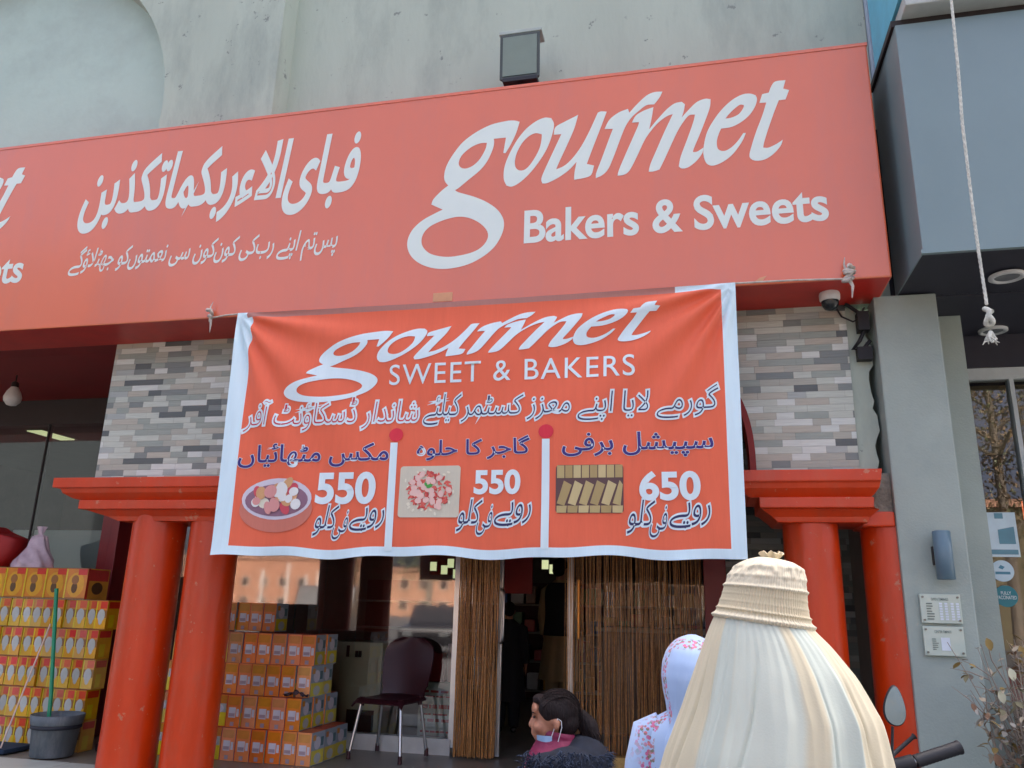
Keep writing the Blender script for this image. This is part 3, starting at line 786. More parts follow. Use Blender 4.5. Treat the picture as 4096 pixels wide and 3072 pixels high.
# stickers and notices
po = thing('window_poster', 'pale blue square poster stuck on the neighbour shop glass', 'poster', (1.88, 5.73, 1.64), wp=True)
MB().box(1.79, 1.972, 5.728, 5.734, 1.50, 1.78).build('sheet', pm('poster paper', lin((196, 218, 224)), rough=0.5), po)
flat_mesh('print', [(1.80, 1.515), (1.962, 1.515), (1.962, 1.545), (1.80, 1.545), (1.86, 1.58), (1.955, 1.58), (1.955, 1.69), (1.86, 1.67), (1.85, 1.74), (1.90, 1.74), (1.90, 1.775), (1.85, 1.775)], [(0, 1, 2, 3), (4, 5, 6, 7), (8, 9, 10, 11)], 5.726, pm('poster teal', lin((92, 142, 156)), rough=0.5), po)
def disc_sticker(name, label, x, z, r_, col, txts, tcol):
    t = thing(name, label, 'sticker', (x, 5.73, z), wp=True)
    V = ell(x, z, r_, r_, 40)
    flat_mesh('disc', V, [tuple(range(40))], 5.731, pm(label, lin(col), rough=0.45), t)
    for s, x0, x1, z0, z1 in txts:
        V0, F = text_raw(s, 0.012)
        flat_mesh('lettering', fit(V0, V0, x0, x1, z0, z1), F, 5.729, pm('sticker text %s' % (tcol,), lin(tcol)), t)
    return t
dk = disc_sticker('round_sticker', 'round pale sticker on the glass above the teal one', 1.857, 1.413, 0.066, (190, 214, 222), [], (90, 110, 120))
flat_mesh('lettering', [(1.815, 1.392), (1.900, 1.392), (1.900, 1.408), (1.815, 1.408), (1.835, 1.432), (1.858, 1.422), (1.872, 1.438), (1.85, 1.45)], [(0, 1, 2, 3), (4, 5, 6, 7)], 5.729, pm('sticker ink', lin((70, 130, 150))), dk)
disc_sticker('round_sticker', 'round teal vaccination sticker on the neighbour glass', 1.859, 1.259, 0.066, (24, 120, 130), [('FULLY', 1.83, 1.888, 1.268, 1.288), ('VACCINATED', 1.802, 1.916, 1.240, 1.262)], (210, 226, 226))
plate_m = pm('acrylic plate', lin((186, 202, 190)), rough=0.25, var=0.03)
ink = pm('notice ink', lin((108, 122, 116)), rough=0.6)
paper = pm('notice paper', lin((210, 222, 230)), rough=0.6)
screw = pm('screw', lin((120, 126, 122)), rough=0.3, metal=0.8)
def notice(label, x0, x1, z0, z1, head, kind):
    t = thing('notice_plate', label, 'notice', ((x0+x1)/2, 4.86, z0), wp=True, group='notice plates on the grey pilaster')
    MB().box(x0, x1, 4.838, 4.858, z0, z1).build('plate', plate_m, t, bevel=0.003)
    mb = MB()
    for x in (x0+.014, x1-.014):
        for z in (z0+.016, z1-.016):
            mb.tube([(x, 4.84, z), (x, 4.831, z)], .006, 8)
    mb.build('screws', screw, t)
    V0, F = text_raw(head, 0.01)
    flat_mesh('lettering', fit(V0, V0, x0+.055, x1-.06, z1-.034, z1-.02), F, 4.8355, ink, t)
    w_, h_ = x1-x0, z1-z0
    V, F = [], []; V2, F2 = [], []
    def q(V, F, a, b, c, d):
        k = len(V); V += [(x0+w_*a, z0+h_*c), (x0+w_*b, z0+h_*c), (x0+w_*b, z0+h_*d), (x0+w_*a, z0+h_*d)]; F.append((k, k+1, k+2, k+3))
    rr = random.Random(len(head))
    if kind == 'table':
        for k in range(7):
            z = .12+k*.088; q(V, F, .14, .14+rr.uniform(.12, .22), z, z+.04)
            for a in (.46, .59, .74, .87): q(V2, F2, a, a+.075, z-.01, z+.055)
    else:
        q(V2, F2, .42, .64, .18, .62)
        for k in range(6): q(V, F, .20, .20+rr.uniform(.08, .16), .2+k*.07, .23+k*.07)
    flat_mesh('lines', V, F, 4.8355, ink, t); flat_mesh('paper', V2, F2, 4.8357, paper, t)
notice('upper pale notice plate with a table of opening hours screwed to the grey pilaster', 1.146, 1.346, 1.087, 1.238, 'OPEN TIMINGS', 'table')
notice('lower pale notice plate with one white paper label on the grey pilaster', 1.145, 1.343, 0.922, 1.071, 'CENTER TIMINGS', 'label')
lamp = thing('wall_lamp', 'blue grey cylindrical wall lamp on the grey pilaster above the notice plates', 'lamp', (1.275, 4.80, 1.31), wp=True)
MB().lathe([(.040, 1.312), (.045, 1.314), (.045, 1.566), (.040, 1.569)], (1.277, 4.79), 32).build('shade', pm('lamp grey', lin((96, 124, 138)), rough=0.35, var=0.05), lamp)
MB().box(1.235, 1.30, 4.83, 4.862, 1.39, 1.49).build('bracket', dark_frame, lamp, bevel=0.004)
# rope hanging in front of the fascia
rope_m = pm('pale rope', lin((196, 200, 190)), rough=0.9, var=0.25, vscale=60)
pts = [(1.452, 4.05, 4.75), (1.434, 4.02, 4.32), (1.412, 4.0, 3.9), (1.394, 4.0, 3.554), (1.386, 4.0, 3.1), (1.384, 4.0, 2.841), (1.386, 4.0, 2.56)]
mb = MB()
for s in range(3):                      # three laid strands
    pp = []
    for i in range(len(pts)-1):
        for k in range(40):
            t = k/40; p_ = Vector(pts[i]).lerp(Vector(pts[i+1]), t)
            a = 2*PI*s/3 + (i*40+k)*0.55
            pp.append((p_.x+.0034*math.cos(a), p_.y+.0034*math.sin(a), p_.z))
    mb.tube(pp, .0048, 6)
kn = [(1.386+.016*math.cos(a)*math.cos(a*.37), 4.0+.016*math.sin(a), 2.53+.030*math.sin(a*.61)-.004*a) for a in [k*.4 for k in range(34)]]
mb.tube(kn, .0125, 8)
for k in range(9):
    rr = random.Random(k); mb.tube([(1.386, 4.0, 2.43), (1.386+rr.uniform(-.03, .03), 4.0+rr.uniform(-.02, .02), 2.40), (1.386+rr.uniform(-.05, .05), 4.0+rr.uniform(-.03, .03), 2.37)], [.009, .006, .002], 5)
tag(mb.build('hanging_rope', rope_m), 'pale rope hanging down in front of the blue grey fascia, knotted at its end', 'rope')

# ================================================================== FIXTURES ON THE BAKERY
fl = thing('floodlight', 'square floodlight standing above the red sign with a grey glass panel', 'floodlight', (-1.12, 4.7, 4.53), wp=True)
def slab(mb, x0, x1, z0, z1, ya, yb, t, mi=0, inset=0.0):
    """leaning plate: bottom front at ya, top front at yb"""
    vs = [(x0, ya, z0), (x1, ya, z0), (x1, yb, z1), (x0, yb, z1), (x0+inset, ya+t, z0+.02), (x1-inset, ya+t, z0+.02), (x1-inset, yb+t, z1), (x0+inset, yb+t, z1)]
    return mb.add(vs, [(0, 1, 2, 3), (7, 6, 5, 4), (4, 5, 1, 0), (5, 6, 2, 1), (6, 7, 3, 2), (7, 4, 0, 3)], mi)
slab(MB(), -1.262, -.968, 4.69, 5.05, 4.685, 4.665, .10, 0, .05).build('housing', pm('lamp housing', lin((62, 72, 70)), rough=0.5), fl, bevel=.008)
slab(MB(), -1.238, -.992, 4.715, 5.025, 4.679, 4.661, .006).build('glass', pm('lamp glass', lin((118, 134, 122)), rough=0.3, var=.06), fl)
MB().box(-1.27, -.96, 4.665, 4.80, 5.055, 5.085).build('visor', pm('lamp visor', lin((158, 172, 166)), rough=.5), fl, bevel=.006)
MB().box(-1.232, -.985, 4.66, 4.80, 4.655, 4.688).build('control_gear', pm('black metal', lin((18, 22, 30)), rough=.5), fl, bevel=.004)
MB().box(-1.13, -1.09, 4.70, 4.76, 4.535, 4.655).build('stand', dark_frame, fl)
cc = thing('security_camera', 'white dome security camera under the right end of the red sign', 'camera', (0.81, 4.75, 2.97), wp=True)
MB().lathe([(.056, 2.968), (.060, 2.955), (.058, 2.925), (.050, 2.915)], (0.81, 4.75), 28).build('base', pm('camera white', lin((205, 208, 204)), rough=.45), cc)
MB().lathe([(.050, 2.914), (.047, 2.89), (.034, 2.868), (.012, 2.858), (.001, 2.857)], (0.81, 4.75), 28).build('dome', pm('smoked dome', lin((34, 40, 42)), rough=.12), cc)
wr = pm('black cable', lin((22, 24, 28)), rough=.6)
mb = MB()
mb.tube([(.93, 4.94, 2.965), (1.0, 4.93, 2.90), (1.03, 4.93, 2.80), (.99, 4.93, 2.72), (.95, 4.94, 2.67), (1.0, 4.93, 2.66), (1.05, 4.94, 2.72)], .012, 8)
mb.tube([(.86, 4.93, 2.965), (.90, 4.93, 2.88), (.96, 4.92, 2.84), (1.0, 4.92, 2.86), (1.03, 4.92, 2.93)], .006, 6)
mb.box(.985, 1.05, 4.90, 4.98, 2.78, 2.90); mb.box(.97, 1.055, 4.92, 4.98, 2.60, 2.68)
tag(mb.build('cable_tangle', wr), 'tangle of black cables and junction boxes below the right end of the sign', 'cables')
bl = thing('hanging_bulb', 'pale light bulb hanging from the red ceiling at the left edge', 'bulb', (-5.81, 5.6, 2.97), wp=True)
MB().lathe([(.004, 2.69), (.04, 2.70), (.068, 2.735), (.072, 2.77), (.055, 2.82), (.03, 2.86)], (-5.81, 5.6), 24).build('globe', pm('bulb glass', lin((206, 204, 196)), rough=.3), bl)
MB().lathe([(.03, 2.86), (.03, 2.90), (.02, 2.91), (.006, 2.915), (.006, 2.972)], (-5.81, 5.6), 16).build('socket', dark_frame, bl)

# ================================================================== CARTONS
cf = {k: pm('carton '+k, lin(c), rough=r_, var=.10, vscale=12, objvar=.22) for k, c, r_ in (
    ('orange', (232, 138, 62), .5), ('edge', (206, 74, 30), .5), ('panel', (206, 204, 214), .5), ('lilac', (170, 150, 160), .5), ('green', (120, 150, 70), .5),
    ('blue', (150, 166, 178), .45), ('teal', (70, 110, 118), .45), ('yellow', (214, 196, 34), .45), ('amber', (208, 134, 34), .45), ('gold', (216, 164, 26), .45), ('lemon', (228, 208, 28), .45),
    ('red', (204, 66, 34), .45), ('brown', (150, 104, 48), .5), ('grey', (178, 184, 180), .45), ('dark', (92, 66, 30), .5))}
CK = list(cf)
def carton_mesh(name, w_, d, h, front, side):
    """front and side: printed rectangles (material, x0,x1,z0,z1 in fractions) or ('o', material, cx, cz, a, b)"""
    mb = MB(); I = CK.index
    mb.box(-w_, 0, 0, d, 0, h, mats6=[I('edge'), I('edge'), I('orange' if 'centre' in name else 'brown'), I('blue' if 'centre' in name else 'gold'), I('edge'), I('edge')])
    def pr(face, items):
        for q, it in enumerate(items):
            off = 0.0006*(q+1)
            if it[0] == 'o':
                _, m_, cx, cz, a, b = it; pl = [(cx+a*math.cos(2*PI*k/16), cz+b*math.sin(2*PI*k/16)) for k in range(16)]
            else:
                m_, x0, x1, z0, z1 = it; pl = [(x0, z0), (x1, z0), (x1, z1), (x0, z1)]
            if face == 'f': vs = [(-w_+w_*u, -off, h*v) for u, v in pl]
            else: vs = [(off, d*u, h*v) for u, v in pl]
            mb.add(vs, [tuple(range(len(vs)))], I(m_))
    pr('f', front); pr('s', side)
    o = mb.build(name, [cf[k] for k in CK])
    me = o.data; bpy.data.objects.remove(o)
    return me
cm_centre = carton_mesh('centre', .114, .19, .216,
    [('edge', 0, .05, 0, 1), ('panel', .18, .68, .30, .62), ('lilac', .36, .62, .04, .17), ('green', .76, .90, .76, .92), ('panel', .74, .92, .34, .58), ('amber', .1, .9, .70, .95), ('lilac', .22, .64, .34, .44)],
    [('blue', .03, .97, .45, .97), ('teal', .70, .93, .55, .82), ('o', 'panel', .45, .66, .25, .2), ('yellow', .03, .97, .03, .45), ('o', 'grey', .5, .2, .26, .16), ('amber', .08, .3, .75, .92)])
cm_yellow = carton_mesh('yellow', .094, .15, .214,
    [('amber', 0, 1, .66, .98), ('red', .35, .95, .72, .96), ('gold', 0, 1, .03, .40), ('o', 'grey', .52, .48, .34, .22), ('o', 'grey', .52, .34, .2, .18), ('yellow', 0, .1, .03, .97)],
    [('gold', .03, .97, .03, .66), ('yellow', .2, .6, .06, .5), ('red', .1, .9, .72, .95)])
cm_large = carton_mesh('large yellow', .186, .26, .235,
    [('amber', 0, 1, .05, .97), ('o', 'gold', .5, .46, .4, .4), ('o', 'dark', .46, .36, .14, .17), ('o', 'brown', .46, .62, .17, .15), ('red', .56, .98, .78, .97), ('yellow', 0, .07, .03, .97)],
    [('red', .04, .96, .6, .96), ('o', 'dark', .5, .36, .25, .2), ('edge', 0, .1, 0, 1)])
cm_lemon = carton_mesh('lemon centre', .114, .19, .216,
    [('lemon', .02, .98, .02, .60), ('grey', .10, .95, .45, .72), ('amber', .02, .98, .74, .97), ('o', 'panel', .5, .56, .3, .12)],
    [('lemon', .03, .97, .03, .45), ('blue', .03, .97, .45, .97), ('o', 'panel', .45, .66, .25, .2)])
ORD = ['lowest', 'second', 'third', 'fourth', 'fifth', 'topmost']
NTH = ['first', 'second', 'third', 'fourth', 'fifth', 'sixth', 'seventh', 'eighth', 'ninth', 'tenth', 'eleventh', 'twelfth']
rc = random.Random(7)
def carton(me, x, y, z, label, group):
    o = bpy.data.objects.new('carton', me); COL.objects.link(o)
    o.location = (x, y, z); o.rotation_euler = (0, 0, R(rc.uniform(-3.4, 3.4)))
    return tag(o, label, 'carton', group)
ctr = [(-2.705, 5.62, 11, 3), (-2.822, 5.645, 10, 3), (-2.80, 5.70, 10, 2), (-2.79, 5.72, 10, 2), (-3.33, 6.08, 4, 1)]
for r_, (xr, yf, nf, ns) in enumerate(ctr):
    for i in range(nf):
        lm = xr - i*.1185 < -3.40 and r_ < 4
        carton(cm_lemon if lm else cm_centre, xr - i*.1185, yf + rc.uniform(-.012, .010), .006 + r_*.218,
               ('bright yellow carton in the %s row behind the left columns, %s of its row' if lm else 'orange carton in the %s row of the centre stack, %s from the right') % (ORD[r_], NTH[i]), 'orange cartons stacked behind the left columns')
    for j in range(1, ns):
        carton(cm_centre, xr + rc.uniform(-.004, .004), yf + j*.197, .006 + r_*.218,
               'orange carton on the centre stack flank, %s row, %s behind the corner' % (ORD[r_], NTH[j-1]), 'orange cartons stacked behind the left columns')
for r_ in range(5):
    xr = -4.43 if r_ == 4 else -4.475 + (-.02 if r_ < 2 else 0)
    for i in range(10 if r_ else 10):
        carton(cm_yellow, xr - i*.0985, 5.50 + rc.uniform(-.012, .010), .005 + r_*.216,
               'yellow carton in the %s row of the left stack, %s from the right' % (ORD[r_], NTH[i]), 'yellow cartons stacked at the left edge')
for i in range(4):
    carton(cm_large, -4.66 - i*.192, 5.50, 1.086,
           'large amber carton on top of the left stack, %s from its right end' % NTH[i], 'large amber cartons on top of the left stack')
mat_m = pm('navy mat', lin((22, 44, 66)), rough=.85, var=.2)
MBm = MB().box(-5.9, -4.86, 5.20, 5.49, .014, .045)
tag(MBm.build('floor_mat', mat_m, bevel=.008), 'folded dark blue mat on the floor in front of the yellow cartons', 'mat')
o = MB().box(-4.40, -4.2, 5.55, 5.75, .006, .07).build('floor_cloth', pm('dark cloth', lin((26, 32, 44)), rough=.9), bevel=.02)
tag(o, 'small dark cloth lying on the floor right of the grey bucket', 'cloth')
# rag on the step of the centre stack
P = []
for j in range(9):
    P.append([(-2.98+.19*i/12, 5.648+.05*j/8+.006*math.sin(i), .660-.22+.006+.012+.030*math.exp(-((i-6)/3.2)**2)*(1-(j-4)**2/30)+.010*math.sin(i*1.7+j)) for i in range(13)])
tag(MB().grid(P).build('crumpled_cloth', pm('mauve grey cloth', lin((78, 62, 66)), rough=.95, var=.3)), 'crumpled dark mauve cloth on the step of the centre carton stack', 'cloth')
# clear bag tied on top
bg_ = MB(); rr = random.Random(3)
P = []
for j in range(22):
    t = j/21
    r_ = .15*(1-t)**.9*(1+.1*math.sin(t*9)) + .018 if t < .8 else .018+.05*(t-.8)*5*.5
    P.append([(-5.30 + .03*t + r_*math.cos(a)*(1+.10*math.sin(a*7+j*.4)), 5.62 + .7*r_*math.sin(a)*(1+.10*math.sin(a*5+j)), 1.323+.33*t) for a in [2*PI*k/40 for k in range(40)]])
bg_.grid(P, closed=True)
bagm = pm('milky plastic', lin((204, 184, 194)), rough=.25, var=.15, vscale=14)
bagm.node_tree.nodes['Principled BSDF'].inputs['Alpha'].default_value = .72
tag(bg_.build('plastic_bag', bagm), 'milky plastic bag tied at the top on the yellow cartons', 'bag')
P = []
for j in range(13):
    t = j/12
    P.append([(-5.83+.33*math.copysign(abs(math.cos(a))**.6, math.cos(a))*(math.sin(PI*min(.5, t*.5+.12))**.4 if t < .9 else .7-(t-.9)*4), 5.68+.13*math.copysign(abs(math.sin(a))**.6, math.sin(a)), 1.323+.34*t-.06*max(0, math.cos(a))*t) for a in [2*PI*k/28 for k in range(28)]])
mb = MB().grid(P, closed=True); mb.add(P[-1], [tuple(range(28))])
tag(mb.build('red_bundle', pm('dark red sack', lin((150, 22, 20)), rough=.6, var=.12)), 'dark red bundle on the left stack behind the plastic bag', 'bundle')
for i in range(4, 7):
    carton(cm_large, -4.66 - i*.192, 5.50, 1.086, 'large amber carton under the dark red bundle, %s from the right of its row' % NTH[i], 'large amber cartons on top of the left stack')

# ================================================================== BUCKET, POLES, CHAIR
bu = thing('bucket', 'dirty grey plastic bucket on the floor in front of the yellow cartons', 'bucket', (-4.545, 5.30, .012), wp=True)
bm_ = pm('dirty grey plastic', lin((92, 102, 108)), rough=.6, var=.25, vscale=9, stain=lin((150, 156, 156)), stain_amt=.5, stain_scale=7, streak=.3)
MB().lathe([(.138, .0145), (.141, .02), (.158, .222), (.166, .224), (.170, .23), (.178, .288), (.172, .291), (.158, .24), (.13, .03), (.01, .028)], (-4.545, 5.30), 40, cap=False).build('body', bm_, bu)
mb = MB(); mb.lathe([(.158, .196), (.1655, .2), (.166, .222), (.158, .224)], (-4.545, 5.30), 40, cap=False)
mb.build('rim_band', pm('dark band', lin((30, 36, 48)), rough=.6), bu)
o = MB().tube([(-4.61, 5.31, .05), (-4.655, 5.325, .40), (-4.80, 5.36, 1.16)], [.0145, .0145, .0145], 12).build('mop_handle', pm('green plastic pipe', lin((0, 138, 98)), rough=.3))
tag(o, 'bright green pole standing in the grey bucket', 'pole')
o = MB().tube([(-4.945, 5.25, .02), (-4.87, 5.44, .90)], .006, 8).build('thin_stick', pm('pale stick', lin((214, 190, 176)), rough=.5))
tag(o, 'thin pale stick leaning against the yellow cartons', 'stick')

ch = thing('plastic_chair', 'maroon plastic chair with steel legs beside the centre carton stack', 'chair', (-2.325, 6.13, .006), R(-9))
cmat = pm('maroon plastic', lin((58, 22, 30)), rough=.38, var=.06)
def shell(fn, nu, nv, th):
    F_ = [[Vector(fn(i/nu, j/nv)) for i in range(nu+1)] for j in range(nv+1)]
    mb = MB(); mb.grid(F_)
    B_ = []
    for j in range(nv+1):
        row = []
        for i in range(nu+1):
            a = F_[j][min(i+1, nu)]-F_[j][max(i-1, 0)]; b = F_[min(j+1, nv)][i]-F_[max(j-1, 0)][i]
            n_ = a.cross(b); n_.normalize(); row.append(F_[j][i]+n_*th)
        B_.append(row)
    mb.grid([list(reversed(r_)) for r_ in B_])
    for a, b in ((F_[0], B_[0]), (list(reversed(F_[-1])), list(reversed(B_[-1]))), ([r_[0] for r_ in reversed(F_)], [r_[0] for r_ in reversed(B_)]), ([r_[-1] for r_ in F_], [r_[-1] for r_ in B_])):
        mb.grid([b, a], smooth=False)
    return mb
def backf(u, v):      # v 0 bottom .. 1 top ; waisted outline with a rounded head
    wd = .165 + .045*math.sin(PI*min(1, v*1.25)*.62) + (.012 if v > .2 else 0)
    if v > .72: wd *= math.sqrt(max(0.0, 1-((v-.72)/.30)**2.6))
    if v < .25: wd += .02*(1-v/.25)
    x = (u*2-1)*wd
    return (x, .17 + .10*v + .035*(1-(u*2-1)**2)*1.0, .40 + .455*v + .0)
shell(backf, 16, 18, .012).build('backrest', cmat, ch)
def seatf(u, v):      # v 0 front .. 1 back
    x = (u*2-1)*(.215-.02*v)
    return (x, -.22+.42*v, .435 - .02*math.sin(PI*v)*(1-(u*2-1)**4) - .035*max(0, (.12-v)/.12)**2 - .03*max(0, abs(u*2-1)-.85)/.15)
shell(seatf, 14, 14, -.012).build('seat', cmat, ch)
for sx in (-1, 1):
    for sy in (-1, 1):
        tp = Vector((sx*.165, sy*.15, .42)); bt = Vector((sx*.215, -.205 if sy < 0 else .20, .03))
        lg = MB().tube([tp, bt], .0125, 12).build('leg', chrome, ch)
        MB().tube([bt+Vector((0, 0, .03)), bt-Vector((0, 0, .024))], [.015, .016], 12).build('foot_cap', cmat, lg)
        MB().tube([tp+Vector((0, 0, .012)), tp-Vector((0, 0, .05))], [.022, .016], 12).build('socket', cmat, lg)

# ================================================================== INSIDE THE SHOP
ol = pm('olive grey steel', lin((196, 197, 172)), rough=.45, var=.06)
ca = thing('steel_cabinet', 'olive grey steel cabinet behind the glass beside the centre cartons', 'cabinet', (-2.86, 6.8, .004), wp=True)
MB().box(-3.12, -2.61, 6.60, 7.05, .004, .80).build('body', ol, ca, bevel=.01)
mb = MB()
for x in (-2.93, -2.85, -2.82): mb.box(x, x+.025, 6.592, 6.60, .68, .73 if x > -2.9 else .77)
mb.build('vents', dark_frame, ca)
MB().box(-2.89, -2.65, 6.594, 6.60, .05, .27).build('grille', dark_frame, ca)
fz = thing('display_freezer', 'white freezer with red printed lines behind the glass right of the chair', 'freezer', (-2.1, 6.8, .004), wp=True)
MB().box(-2.28, -1.955, 6.62, 7.05, .004, .51).build('body', pm('freezer white', lin((186, 194, 186)), rough=.4), fz, bevel=.01)
mb = MB(); rr = random.Random(5)
for z, hh in ((.42, .018), (.385, .012), (.30, .03), (.25, .012), (.20, .022), (.12, .014), (.075, .02)):
    x = -2.25
    while x < -2.02:
        w_ = rr.uniform(.02, .08); mb.box(x, min(x+w_, -1.98), 6.614, 6.62, z+.01, z+.01+hh); x += w_ + rr.uniform(.004, .02)
mb.build('printed_lines', pm('red print', lin((176, 52, 48)), rough=.5), fz)
o = MB().prism([(-2.21, .512), (-2.07, .512), (-2.08, .62), (-2.095, .735), (-2.20, .745)], 6.64, 6.75).build('red_bag', pm('red bag', lin((150, 20, 24)), rough=.6), bevel=.012)
tag(o, 'dark red bag standing on the white freezer behind the chair', 'bag')
o = MB().box(-2.065, -1.96, 6.68, 6.70, .512, .81).build('pink_card', pm('pink card', lin((196, 160, 156)), rough=.6))
tag(o, 'pale pink card standing on the white freezer', 'card')
frz = thing('display_fridge', 'tall pale grey fridge behind the left glass above the yellow cartons', 'fridge', (-6.2, 7.3, .004), wp=True)
MB().box(-6.55, -5.25, 6.62, 7.2, .004, 1.72).build('body', pm('frosted grey', lin((190, 206, 200)), rough=.35, var=.06, vscale=1), frz, bevel=.01)
MB().box(-6.22, -6.195, 6.605, 6.62, .1, 1.66).build('door_seal', dark_frame, frz)
lampm = emit('lamp panel', (.86, .92, .50), 0.085)
def light_panel(x, y, z, w_, h, label, flat=False):
    t = thing('ceiling_lamp', label, 'lamp', (x, y, z), wp=True, group='lit square lamps inside the bakery')
    if flat:
        MB().box(x-w_, x+w_, y-h, y+h, z-.012, z-.002).build('lit_panel', lampm, t); MB().box(x-w_-.02, x+w_+.02, y-h-.02, y+h+.02, z-.002, z+.01).build('frame', dark_frame, t)
    else:
        MB().box(x-w_, x+w_, y-.01, y, z-h, z+h).build('lit_panel', lampm, t); MB().box(x-w_-.012, x+w_+.012, y, y+.03, z-h-.012, z+h+.012).build('frame', dark_frame, t)
light_panel(-7.45, 7.82, 2.948, .10, .26, 'lit square ceiling lamp seen through the left glass', True)
for x, z, lb in ((-3.62, 1.645, 'leftmost of the four lit square lamps under the banner edge'), (-3.46, 1.60, 'lit square lamp second from the left under the banner edge'), (-3.37, 1.69, 'highest lit square lamp of the four left of the bead curtain'), (-3.285, 1.548, 'lowest lit square lamp just left of the bead curtain'), (-2.04, 1.69, 'left lit square lamp seen through the open doorway'), (-1.935, 1.632, 'right lit square lamp seen through the open doorway')):
    light_panel(x, 10.85, z, .045, .06, lb)
# red hanging board in the doorway
o = MB().box(-1.76, -1.47, 7.2, 7.22, 1.235, 1.95).build('hanging_board', pm('red board', lin((150, 26, 20)), rough=.5))
tag(o, 'red board hanging inside the doorway', 'board')
# shelves along the back wall with packets
sh = thing('shelf_unit', 'dark shelf unit along the back wall of the bakery', 'shelf', (-2.0, 10.7, 0), wp=True)
MB().box(-4.6, .9, 10.9, 10.98, .004, 1.45).build('back_panel', pm('shelf back', lin((70, 34, 30)), rough=.7), sh)
for z in (.1, .45, .8, 1.15): MB().box(-4.6, .9, 10.55, 10.9, z, z+.025).build('shelf', pm('shelf board', lin((120, 112, 104)), rough=.6), sh)
rr = random.Random(21)
pk = {n_: pm('packet '+n_, lin(c), rough=.4) for n_, c in (('red', (170, 34, 30)), ('white', (190, 190, 184)), ('blue', (40, 84, 150)), ('yellow', (200, 160, 50)), ('brown', (110, 70, 44)), ('green', (60, 110, 60)))}
for z in (.125, .475, .825, 1.175):
    x = -2.6
    while x < -.1:
        w_ = rr.uniform(.10, .19); h = rr.uniform(.13, .26); c = rr.choice(list(pk))
        o = MB().box(x, x+w_, 10.6, 10.75, z, z+h).build('packet', pk[c], bevel=.012)
        tag(o, 'small %s packet on the back shelves beyond the doorway' % c, 'packet', '%s packets on the back shelves' % c)
        x += w_ + rr.uniform(.01, .08)
# counter seen through the right bay
co = thing('shop_counter', 'brown wooden counter behind the right bead curtain', 'counter', (-.4, 8.2, 0), wp=True)
wood = pm('counter wood', lin((124, 84, 46)), rough=.5, var=.25, vscale=3, streak=.2)
MB().box(-.95, .9, 8.0, 8.5, .004, .92).build('front', wood, co, bevel=.01)
MB().box(-1.0, .95, 7.95, 8.55, .92, .96).build('top', pm('counter top', lin((170, 150, 120)), rough=.3), co, bevel=.008)

# ================================================================== BEAD CURTAINS AND DOOR
bead = pm('golden bead string', lin((188, 132, 70)), rough=.25, var=.35, vscale=40, spec=.9)
def bead_curtain(label, x0, x1, n_, y, z0, z1, bunch, seed, rad):
    rr = random.Random(seed); mb = MB()
    for k in range(n_):
        x = x0 + (x1-x0)*(k+rr.uniform(-.4, .4))/max(1, n_-1)
        yy = y + rr.uniform(-.035, .035) + bunch*math.sin(k*.9)
        sw_ = rr.uniform(-.012, .012); pts = []; rs = []
        for j in range(25):
            t = j/24
            pts.append((x + sw_*math.sin(t*2.6) + .003*math.sin(t*14+k), yy+.004*math.sin(t*9+k), z1+(z0-z1)*t))
            rs.append(rad*(.75+.5*((j*7+k*3) % 5)/5))
        mb.tube(pts, rs, 5)
    t_ = thing('bead_curtain', label, 'curtain', ((x0+x1)/2, y, 0), wp=True, group='bead curtains at the bakery door')
    mb.build('strings', bead, t_)
    MB().tube([(x0-.02, y, z1+.012), (x1+.02, y, z1+.012)], .012, 10).build('rail', chrome, t_)
    return t_
bead_curtain('dense brown bead curtain gathered on the left of the doorway', -1.88, -1.57, 80, 6.33, .02, 2.5, .03, 1, .0034)
bead_curtain('wide golden bead curtain drawn across the glass right of the doorway', -1.03, .0, 150, 6.34, .03, 2.5, .02, 2, .0022)
dr = thing('glass_door', 'open glass door with a long steel handle left of the doorway', 'door', (-1.55, 6.4, 0), wp=True)
pane('pane', -1.925, -1.56, 6.43, .03, 2.45, dr, shop_glass)
MB().box(-1.575, -1.545, 6.415, 6.445, .02, 2.46).build('frame', chrome, dr)
MB().tube([(-1.555, 6.40, .84), (-1.525, 6.36, .86), (-1.522, 6.355, .90), (-1.522, 6.355, 1.20), (-1.525, 6.36, 1.235), (-1.555, 6.40, 1.25)], .010, 10).build('handle', chrome, dr)
o = MB().tube([(-.915, 6.27, .90), (-.915, 6.27, 1.33)], .013, 12).build('door_handle', pm('brass handle', lin((190, 130, 60)), rough=.3, metal=.6))
MB().tube([(-.915, 6.27, .95), (-.915, 6.43, .95)], .008, 8).build('stem', chrome, o); MB().tube([(-.915, 6.27, 1.28), (-.915, 6.43, 1.28)], .008, 8).build('stem', chrome, o)
tag(o, 'brass rod handle in front of the right bead curtain', 'handle')
o = MB().box(-.70, -.46, 6.22, 6.31, .006, .10).build('wooden_block', pm('pale wood', lin((196, 160, 92)), rough=.6, var=.25, vscale=20), bevel=.006)
tag(o, 'pale wooden block on the floor below the right bead curtain', 'block')
